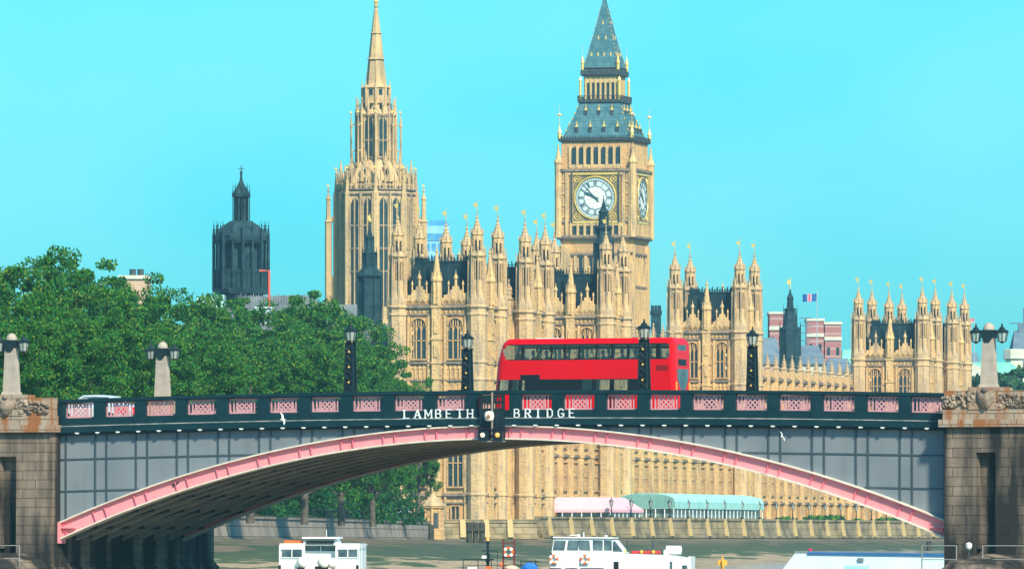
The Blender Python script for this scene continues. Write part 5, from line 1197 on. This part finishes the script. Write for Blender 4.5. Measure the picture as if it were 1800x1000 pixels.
# timber piles on the foreshore
def piles(px0, px1, d, ztop, label):
    a, b = at(px0,0,d), at(px1,0,d); m = MB(); n_ = max(1, round((b.x-a.x)/.8))
    for i in range(n_): x = a.x+(b.x-a.x)*(i+.5)/n_; m.lathe([(.42,-3),(.40,ztop-.1+random.uniform(-.1,.1)),(.3,ztop)], 8, x, d)
    if n_ > 1: m.box(a.x,b.x,d-.55,d-.3,ztop-1.1,ztop-.8); m.box(a.x,b.x,d-.55,d-.3,ztop-3.1,ztop-2.8)
    tag(link('timber_pile', m.mesh('timber_pile', TIMBER)), label, 'pile')
piles(751, 765, 985, 5.6, 'single dark timber pile below the small lodge')
piles(819, 853, 985, 5.9, 'cluster of dark timber piles below the nearest tower')
piles(1626, 1640, 1120, 3.6, 'dark timber pile just left of the right bridge pier')

# ------------------------------------------------------------ trees
def tree_mesh(seed, H, rad, base, n_cl=260, per=165, mt=LEAF1, ls=.175):
    """trunk with limbs, crown of leaf clumps between base and H"""
    rd = random.Random(seed); tr = MB(); cr = MB(); top = H*.72
    tr.tube([(0,0,-.5),(.1,0,H*.2),(rd.uniform(-.4,.4),rd.uniform(-.4,.4),H*.45),(0,0,top)], [.55,.45,.34,.12], 9)
    mid = (H+base)/2; hz = (H-base)/2
    # lobes, then clumps on and in the lobes
    lobes = [(Vector((0,0,mid+hz*.05)), .70)]
    for k in range(24):
        e = -.92+1.66*(k+.5)/24; a = k*2.4+rd.uniform(-.35,.35); q = math.sqrt(max(.30 if e < 0 else .05,1-min(.97,abs(e))**2))*.76*rd.uniform(.85,1.05)
        lobes.append((Vector((rad*q*cos(a),rad*q*sin(a),mid+hz*(.70 if e < 0 else .58)*e)), rd.uniform(.24,.36) if e < .2 else rd.uniform(.34,.44)))
    for c, s_ in lobes[1::2]:
        z0_ = max(H*.14, c.z-hz*.5); tr.tube([(0,0,z0_), tuple(c*.5+Vector((0,0,z0_*.5))), tuple(c)], [.2,.13,.05], 6)
    for k in range(n_cl):
        c, s_ = lobes[1+k % (len(lobes)-1)] if k % 9 else lobes[0]
        u = Vector((rd.gauss(0,1),rd.gauss(0,1),rd.gauss(0,1)+.25)).normalized()*rd.uniform(.72,1.06)
        p = c+Vector((u.x*rad*s_, u.y*rad*s_, u.z*hz*s_*.9))
        cs = rd.uniform(.5,1.0)*rad*.135; sq_ = rd.uniform(.55,.95)
        for _ in range(per):
            v = Vector((rd.gauss(0,1),rd.gauss(0,1),rd.gauss(0,1))); v = v.normalized()*rd.uniform(.25,1.0)**.6
            leaf(cr, p+Vector((v.x*cs*1.3,v.y*cs*1.3,v.z*cs*sq_)), ls*rd.uniform(.6,1.35), rd)
    zm = sorted(v[2] for v in cr.v)[int(len(cr.v)*.9975)]; kz = H/zm
    cr.v = [(x,y,z*kz) for x,y,z in cr.v]
    return tr.mesh('trunk', BARK), cr.mesh('crown', mt)
TV = [tree_mesh(11+i, 24, 7.6, .6) for i in range(4)]
def tree(px, d, ytop, label, v, wide=1.0, base=LANDZ, variants=TV, group='plane trees along the embankment', H0=24, off=0):
    p = at(px, ytop, d); s_ = (p.z-base)/H0
    r_ = thing('plane_tree', label, 'tree', (p.x, d, base), random.uniform(0,6.28), group)
    for nm, me in zip(('trunk','crown'), variants[v]):
        o = link(nm, me, r_); o.scale = (s_*wide, s_*wide, s_)
    return r_
TREES = [(-30,640,437,'leafy plane tree cut off by the left edge behind the first granite lamp',0,1.0),
 (48,660,444,'tall plane tree rising right of the leftmost lamp pillar',1,.98),
 (122,690,460,'full round plane tree between the first and second granite lamps',2,1.0),
 (184,730,488,'plane tree left of the second granite lamp, under the pale brick tower',3,1.0),
 (262,770,507,'plane tree directly behind the second granite lamp pillar',0,1.0),
 (318,800,516,'plane tree below the pale translucent roof',1,1.0),
 (384,835,543,'lower plane tree in front of the dark octagonal tower',2,1.05),
 (430,860,524,'plane tree beside the orange red pipe',3,1.0),
 (512,885,517,'plane tree with its top just left of the long grey roof',0,1.05),
 (570,905,532,'yellowish plane tree left of the first dark lamp standard',1,1.0),
 (620,925,556,'plane tree behind the first dark lamp standard',2,.9),
 (646,950,600,'smaller plane tree against the corner of the nearest tower',3,.7),
 (694,985,660,'small bushy tree at the foot of the nearest tower',0,.6),
 (735,1005,668,'smallest bushy tree in front of the arched window tower',1,.62),
 (20,560,520,'plane tree in the front row filling the space behind the left pier',2,1.0),
 (118,590,545,'plane tree in the front row above the silver car',3,1.0),
 (230,640,560,'plane tree in the front row left of the second granite lamp',1,1.0),
 (345,690,585,'plane tree in the front row right of the second granite lamp',2,1.05),
 (440,740,590,'plane tree in the front row above the middle of the left parapet',0,1.05),
 (535,790,598,'plane tree in the front row left of the dark lamp standard',3,1.0),
 (600,850,610,'plane tree in the front row showing its low branches under the arch',1,.95),
 (655,900,640,'plane tree with branches hanging low beside the stone lodge',2,.85)]
for px, d_, yt, lab, v, wd_ in TREES: tree(px, d_, yt, lab, v, wd_)
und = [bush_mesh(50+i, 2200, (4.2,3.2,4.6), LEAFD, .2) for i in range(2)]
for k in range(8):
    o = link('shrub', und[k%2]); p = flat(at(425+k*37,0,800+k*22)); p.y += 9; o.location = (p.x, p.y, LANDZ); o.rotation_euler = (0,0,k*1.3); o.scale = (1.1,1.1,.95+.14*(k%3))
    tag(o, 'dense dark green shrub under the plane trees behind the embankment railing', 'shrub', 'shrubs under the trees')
TV2 = [tree_mesh(31+i, 14, 6, .8, 90, 90, LEAF2, .30) for i in range(2)]
for i, (px, d_, yt, lab) in enumerate(((1722,1450,668,'far tree left of the right hand granite lamp'),(1760,1470,660,'far tree right of the right hand granite lamp'),(1792,1440,655,'far tree at the right edge of the picture'),(1712,1480,662,'far tree close against the rightmost tower'),(1830,1440,650,'far tree just beyond the right edge'))):
    tree(px, d_, yt, lab, i % 2, 1.1, 5.6, TV2, 'far trees beyond the palace', 14)
# garden fence and white hut under the trees
fp = thing('garden_fence', 'low dark railing along the top of the embankment wall under the trees', 'fence', (B3.x,B3.y,5.9), math.atan2(bank[1].y-B3.y, bank[1].x-B3.x))
m = MB()
for k in range(10): m.box(k*.75-.02,k*.75+.02,-.1,-.06,.1,1.1)
m.box(0,7.48,-.1,-.05,1.0,1.08); m.box(0,7.48,-.1,-.05,.15,.21); pm_ = m.mesh('railing_panel', GREEN2)
for k in range(22): link('railing_panel', pm_, fp, T(k*7.5,0,0))
hp = at(690,0,1005); ht = thing('white_hut', 'small white hut among the trees near the stone lodge', 'hut', (hp.x,1016,5.6), 0)
m = MB(); m.box(-2.0,2.0,0,3,0,2.1); part('wall', m, WHITE, ht)
m = MB(); m.prism([(-2.2,2.1),(2.2,2.1),(0,3.0)], -.2, 3.2); part('roof', m, PALEB, ht)
m = MB(); m.box(-.5,.4,-.05,.02,.05,1.8); part('door', m, BGLASS, ht)

# ------------------------------------------------------------ boats
def ring_buoy(par, x, y, z, r=.3, k=1):
    m = MB(); m.torus(r,.085,T(x,y,z)@Rz(0),20,7); o = part('lifebuoy', m, ORANGE, par)
    m = MB()
    for a in range(4): m.box(-.09,.09,-.095,.095,r-.1,r+.1,T(x,y,z)@Matrix.Rotation(a*pi/2+.78,4,'Y'))
    part('lifebuoy_band', m, WHITE, o)
# white cruiser seen from astern
b1 = thing('cruiser_boat', 'white cabin boat seen end on at the left with two dark windows and white canisters', 'boat', (at(562,0,560).x, 560, 0), R(-2))
m = MB(); m.loft([[(-2.75*k,0,z),(2.75*k,0,z),(2.75*k,14,z),(.3,19,z),(-.3,19,z),(-2.75*k,14,z)] for k, z in ((.8,-.6),(.95,.4),(1.0,1.45))]); part('hull', m, WHITE, b1)
m = MB(); m.box(-2.85,-1.08,.5,9,1.45,3.42); m.box(1.08,2.8,.5,9,1.45,3.42); m.box(-1.08,1.08,1.2,9,1.45,3.3); m.box(-2.9,2.9,-.1,.5,1.45,1.62); part('cabin', m, WHITE, b1)
m = MB(); m.frus(-1.25,1.25,.6,6,3.3,-1.1,1.1,1.0,5.5,3.75); m.box(-1.28,1.28,.5,6.2,3.75,3.88); part('wheelhouse', m, WHITE, b1)
for x0_, x1_, z0_, z1_, yy in ((-2.7,-1.28,2.45,3.0,.46),(1.28,2.62,2.45,3.0,.46),(-1.05,1.05,2.88,3.25,1.16)):
    m = MB(); m.box(x0_,x1_,yy,yy+.06,z0_,z1_); o = part('window', m, BGLASS, b1); q = MB(); q.box(x0_-.05,x1_+.05,yy-.05,yy-.005,z1_,z1_+.06); q.box(x0_-.05,x1_+.05,yy-.05,yy-.005,z0_-.06,z0_); q.box((x0_+x1_)/2-.03,(x0_+x1_)/2+.03,yy-.03,yy-.003,z0_,z1_); part('window_frame', q, WHITE, o)
m = MB(); m.box(-1.0,1.0,.5,.58,3.42,3.62); part('wheelhouse_glazing', m, BLACK, b1)
for x in (-1.22, .25, .82): m = MB(); m.lathe([(.1,-.42),(.33,-.36),(.36,0),(.33,.36),(.1,.42)], 14, M=T(x,.02,2.05)@Rz(.5)@Matrix.Rotation(R(90),4,'X')); part('raft_canister', m, mat('canister_white', (.82,.80,.70,1)), b1, smooth=True)
m = MB(); m.box(-2.55,-1.3,.8,1.5,3.42,3.62); part('orange_raft', m, ORANGE, b1)
m = MB(); m.box(-1.6,-1.05,-.2,.0,1.62,1.75); m.box(-.35,.6,-.15,.1,1.62,1.82); m.box(-2.9,-2.72,-.2,0,1.62,1.9); m.box(2.55,2.75,-.2,0,1.62,1.9); islands('deck_gear', m, BLACK, b1)
m = MB(); m.box(1.9,2.6,-.16,-.1,1.4,1.58); m.box(-2.8,-2.2,-.16,-.1,1.42,1.55); islands('stern_lamp', m, mat('dark_red_lens', (.35,.02,.04,1)), b1)
m = MB()
for x in (-2.85,2.95): m.tube([(x,0,1.45),(x,0,3.3)], .025, 5)
m.tube([(2.95,0,3.3),(2.95,8,3.3)], .025, 5); m.tube([(.3,3,3.88),(.3,3,4.4)], .02, 5); part('rail', m, WHITE, b1)
# work barge
b2 = thing('work_barge', 'dark work barge with ladder frame, orange ring and blue tarpaulin', 'barge', (at(880,0,535).x, 535, 0), R(-6))
m = MB(); m.loft([[(-2.9*k,-.5,z),(3.2*k,-.5,z),(3.2*k,4.5,z),(-2.9*k,4.5,z)] for k, z in ((.85,-.5),(1,.7),(1,1.55))]); part('hull', m, BLACK, b2)
m = MB()
for x in (-2.5,-1.5,-.6,1.4,2.4): m.tube([(x,-.3,1.55),(x,-.3,2.35)], .03, 5)
m.tube([(-2.5,-.3,2.35),(-.6,-.3,2.35)], .03, 5); m.tube([(1.4,-.3,2.2),(2.6,-.3,2.2)], .03, 5); m.tube([(-2.5,-.3,1.95),(2.6,-.3,1.95)], .02, 5); m.tube([(-1.0,0,2.35),(-.45,0,2.35)], .05, 5); part('rail', m, BLACK, b2)
m = MB(); m.lathe([(.12,1.5),(.09,3.4),(.16,3.42),(.13,3.6)], 8, -.9, .3); m.box(-1.35,-.25,.25,.35,2.9,2.97); m.box(-1.05,-.75,.15,.45,2.2,2.75); m.tube([(-.25,.3,2.9),(-.25,.3,1.6)], .02, 4); part('mast', m, GREEN2, b2)
m = MB(); m.lathe([(.10,3.6),(.10,3.8),(.03,3.85)], 8, -.9, .3); part('mast_light', m, emit('orange_beacon', (1,.4,.08,1), .3), b2)
m = MB()
for x in (.18,.92): m.box(x-.055,x+.055,-.1,.05,1.55,3.72)
for z in (3.45,2.5): m.box(.235,.865,-.06,.0,z-.03,z+.03)
part('ladder_frame', m, mat('dark_red_steel', (.13,.025,.02,1)), b2); ring_buoy(b2, .55, -.16, 2.85, .27)
m = MB(); m.ball((2.0,-.2,1.75),(.55,.5,.42),12); m.ball((1.6,-.1,1.65),(.3,.4,.3),8); part('tarpaulin', m, mat('blue_tarpaulin', (.02,.14,.52,1), (.03,.2,.6,1), 3), b2, smooth=True)
m = MB(); m.ball((.75,-.3,1.75),(.5,.3,.22),10); part('rope_coil', m, mat('pale_rope', (.66,.45,.3,1)), b2, smooth=True)
m = MB(); m.box(-2.2,-1.55,-.35,.2,1.56,1.85); m.box(-1.25,-.95,-.2,.1,2.42,2.62); part('white_box', m, WHITE, b2)
m = MB(); m.box(-.95,-.6,-.42,-.3,1.6,1.9); m.ball((.05,-.3,2.0),.14,7); part('orange_float', m, ORANGE, b2)
# white passenger boat
b3 = thing('passenger_boat', 'white passenger boat with raked wheelhouse windows and two lifebuoys', 'boat', (at(1092,0,540).x, 540, 0), R(-6))
m = MB(); m.loft([[(-5.0*k,-1.8*k,z),(4.95*k,-1.8*k,z),(4.95*k,1.8*k,z),(-5.0*k,1.8*k,z)] for k, z in ((.9,-.5),(.97,.4),(1,1.2))]); part('hull', m, WHITE, b3)
m = MB(); m.prism([(-4.72,1.2),(4.85,1.2),(4.85,2.38),(3.6,2.62),(-.1,2.74),(-4.52,2.8)], -1.7, 1.7); m.box(4.7,4.88,-1.75,1.75,1.2,2.55); part('deckhouse', m, WHITE, b3)
wh = MB(); prof = [(-4.6,2.805),(-.05,2.75),(.42,2.75),(-.28,3.62),(-.55,3.74),(-4.2,3.80),(-4.45,3.70)]
wh.loft([[(x,yy,z) for x, z in prof] for yy in (-1.5,1.5)]); part('wheelhouse', wh, WHITE, b3)
q = MB(); q.prism([(-4.5,3.80),(-.3,3.76),(-.3,3.84),(-4.5,3.88)], -1.62, 1.62); part('wheelhouse_roof', q, WHITE, b3)
for xa, xb, sl in ((-4.5,-3.72,.10),(-3.55,-2.8,.10),(-2.7,-1.95,-.08),(-1.78,-1.12,0),(-1.02,-.5,0)):
    m = MB(); m.prism([(xa,2.98),(xb,2.96),(xb+sl,3.62),(xa+sl,3.64)], -1.54, -1.49); part('window', m, BGLASS, b3)
m = MB(); m.prism([(-.42,2.90),(.25,2.88),(-.26,3.58),(-.42,3.58)], -1.54, -1.49); part('window', m, BGLASS, b3)
for x in (-4.42,-2.3): ring_buoy(b3, x, -1.82, 2.35, .25)
m = MB(); m.box(-.35,-.02,-1.74,-1.69,1.2,2.2); part('door', m, BLACK, b3)
for x in (-4.3,-3.2,-2.2,-1.4): m = MB(); m.box(x-.42,x+.38,-1.75,-1.69,1.25,1.78); part('porthole', m, BGLASS, b3)
m = MB(); m.box(4.3,4.62,-1.75,-1.69,1.3,1.95); m.box(3.45,3.62,-1.72,-1.69,1.3,2.2); islands('locker', m, BGLASS, b3)
m = MB(); m.lathe([(.1,-.55),(.3,-.5),(.3,.5),(.1,.55)], 12, M=T(3.65,-.9,2.98)@Rz(R(90))@Matrix.Rotation(R(90),4,'X')); m.box(3.0,3.3,-1.3,-.6,2.62,3.0); part('raft_canister', m, WHITE, b3, smooth=False)
m = MB()
for k in range(9): x = .9+k*.22; m.ball((x,-1.2+.05*(k%3),2.83),(.13,.13,.12),6)
islands('fender', m, mat('red_fender', (.6,.04,.05,1)), b3)
m = MB()
for x in (.35,1.5,2.3): m.ball((x,-1.35,2.86),(.12,.1,.13),6)
islands('yellow_gear', m, YELLOW, b3)
m = MB(); m.tube([(-2.55,0,3.8),(-2.55,0,4.2)], .035, 5); m.box(-3.5,-2.9,-.1,.1,3.95,4.0); m.box(-3.0,-2.8,-.1,.1,3.85,4.05); m.box(-1.1,-.95,-.1,.1,3.8,4.0); part('mast', m, WHITE, b3)
m = MB()
for x in (.35,2.1): m.tube([(x,.6,2.7),(x,.6,3.65)], .05, 5)
islands('vent_pipe', m, IRON_D, b3)
# pale blue boat on the right
b4 = thing('pale_blue_boat', 'long low pale blue boat partly behind the right bridge pier', 'boat', (at(1505,0,500).x, 500, -.15), R(-8))
m = MB(); m.loft([[(-6.0*k-.2,0,z),(-4.2*k,-1.7*k,z),(6.6,-1.7*k,z),(6.6,1.7*k,z),(-4.2*k,1.7*k,z)] for k, z in ((.8,-.5),(.93,.8),(1,1.62),(.98,1.78))]); part('hull', m, WHITE, b4)
m = MB(); m.loft([[(x,yy*(1 if z < 2 else .93),z) for x, z in ((-4.6,1.78),(6.5,1.78),(6.5,2.92),(-2.0,2.98),(-3.7,2.98))] for yy in (-1.6,1.6)]); part('cabin', m, PBLUE, b4)
m = MB(); m.box(-3.75,6.5,-1.52,1.52,2.985,3.12); part('roof', m, GREYROOF, b4)
m = MB(); m.prism([(-2.9,2.93),(6.5,2.80),(6.5,2.92),(-2.9,3.04)], -1.63, -1.54); part('stripe', m, DBLUE, b4)
m = MB(); m.box(.25,.62,-1.66,-1.56,2.45,2.68); part('porthole', m, GREYROOF, b4)
m = MB(); m.box(-.5,1.0,-1.65,-1.58,1.8,2.2); part('hatch', m, mat('sky_blue_panel', (.30,.62,.78,1)), b4)
m = MB(); m.ball((-2.75,-1.4,3.16),(.14,.14,.12),7); part('deck_light', m, mat('crimson', (.5,.02,.1,1)), b4)
# orange buoy
bu = thing('mooring_buoy', 'orange mooring buoy floating near the foreshore', 'buoy', (at(1270,0,600).x, 600, 0), 0)
m = MB(); m.lathe([(.3,-.3),(.5,0),(.45,.7),(.15,1.1),(.14,1.5)], 12); part('float', m, ORANGE, bu)
m = MB(); m.box(-.34,.34,-.05,.05,1.78,2.15); m.box(-.05,.05,-.34,.34,1.7,2.2); m.lathe([(.12,1.5),(.16,1.95),(.03,2.45)], 8); part('top_mark', m, mat('amber_paint', (.85,.36,.04,1)), bu)

# pier railings, pier lamp
for sg, rx0, rx1 in ((1, 24.75, 26.6), (1, 28.0, 30.4), (-1, -30.2, -26.0)):
    r_ = thing('pier_railing', {24.75:'pale metal railing on the left side of the right pier footing', 28.0:'pale metal railing on the right side of the right pier footing', -30.2:'pale metal railing on the footing of the left pier'}[rx0], 'railing', bri(0,0,0), -TH, 'railings on the pier footings')
    m = MB(); yy = -3.1
    for x in (rx0, rx1): m.tube([(x,yy,1.9),(x,yy,3.35)], .035, 6)
    for z in (3.35, 2.65): m.tube([(rx0,yy,z),(rx1,yy,z)], .03, 6)
    part('rail', m, mat('galvanised_steel', (.22,.22,.2,1)), r_)
pl = thing('pier_light', 'small white navigation light on the right pier footing', 'light', bri(27.1,-2.6,2.9), -TH)
m = MB(); m.lathe([(.05,-.4),(.04,.25)], 8); part('post', m, IRON_D, pl)
m = MB(); m.lathe([(.08,.25),(.15,.35),(.17,.55),(.05,.62)], 10); part('lamp_head', m, WHITE, pl)
# gulls and pigeon
def gull(p, rz, roll, s, label):
    r_ = thing('gull', label, 'bird', p, rz)
    m = MB(); m.loft([[(x, r*cos(2*pi*i/8), r*sin(2*pi*i/8)*.9+zo) for i in range(8)] for x, r, zo in ((-.24,.01,0),(-.15,.05,0),(0,.075,0),(.12,.055,.01),(.17,.04,.03),(.22,.035,.03),(.27,.008,.02))])
    rr_ = Matrix.Rotation(roll,4,'X')
    for sy in (-1,1):
        m.add([(.08,sy*.04,.03),(-.08,sy*.04,.03),(-.06,sy*.34,.16),(.1,sy*.32,.17),(-.1,sy*.66,.10),(-.02,sy*.64,.12)], [(0,1,2,3),(3,2,4,5)], rr_)
    m.v = [tuple(Vector(v)*s) for v in m.v]
    part('body', m, WHITE, r_, smooth=True)
gull(bri(-11.1,-2.2,9.98), .4, R(50), .62, 'white gull flying in front of the left half of the parapet')
gull(bri(16.6,-1.5,8.95), .9, R(60), .42, 'white gull flying across the grey spandrel on the right')
pg = thing('pigeon', 'small dark pigeon perched on the spandrel ledge above the arch on the left', 'bird', bri(-18.35,.1,zt(18.3)-4.84), -TH)
m = MB(); m.loft([[(x, r*cos(2*pi*i/8), r*sin(2*pi*i/8)+zo) for i in range(8)] for x, r, zo in ((-.2,.015,.10),(-.08,.06,.11),(.04,.075,.13),(.12,.045,.19),(.16,.04,.24),(.2,.03,.25),(.24,.006,.24))]); part('body', m, mat('pigeon_grey', (.03,.035,.04,1)), pg, smooth=True)

# ------------------------------------------------------------ haze over the river
hz = MB(); hz.box(-1250, 1250, -350, 2650, -7.2, 130)
hm = bpy.data.materials.new('river_haze'); hm.use_nodes = True; t_ = hm.node_tree; t_.nodes.clear()
pv = t_.nodes.new('ShaderNodeVolumePrincipled'); pv.inputs['Color'].default_value = (.42,.86,1.0,1); pv.inputs['Density'].default_value = .00008; pv.inputs['Anisotropy'].default_value = .1
mo = t_.nodes.new('ShaderNodeOutputMaterial'); t_.links.new(pv.outputs[0], mo.inputs['Volume'])
ho = link('haze', hz.mesh('haze', hm)); ho['kind'] = 'stuff'
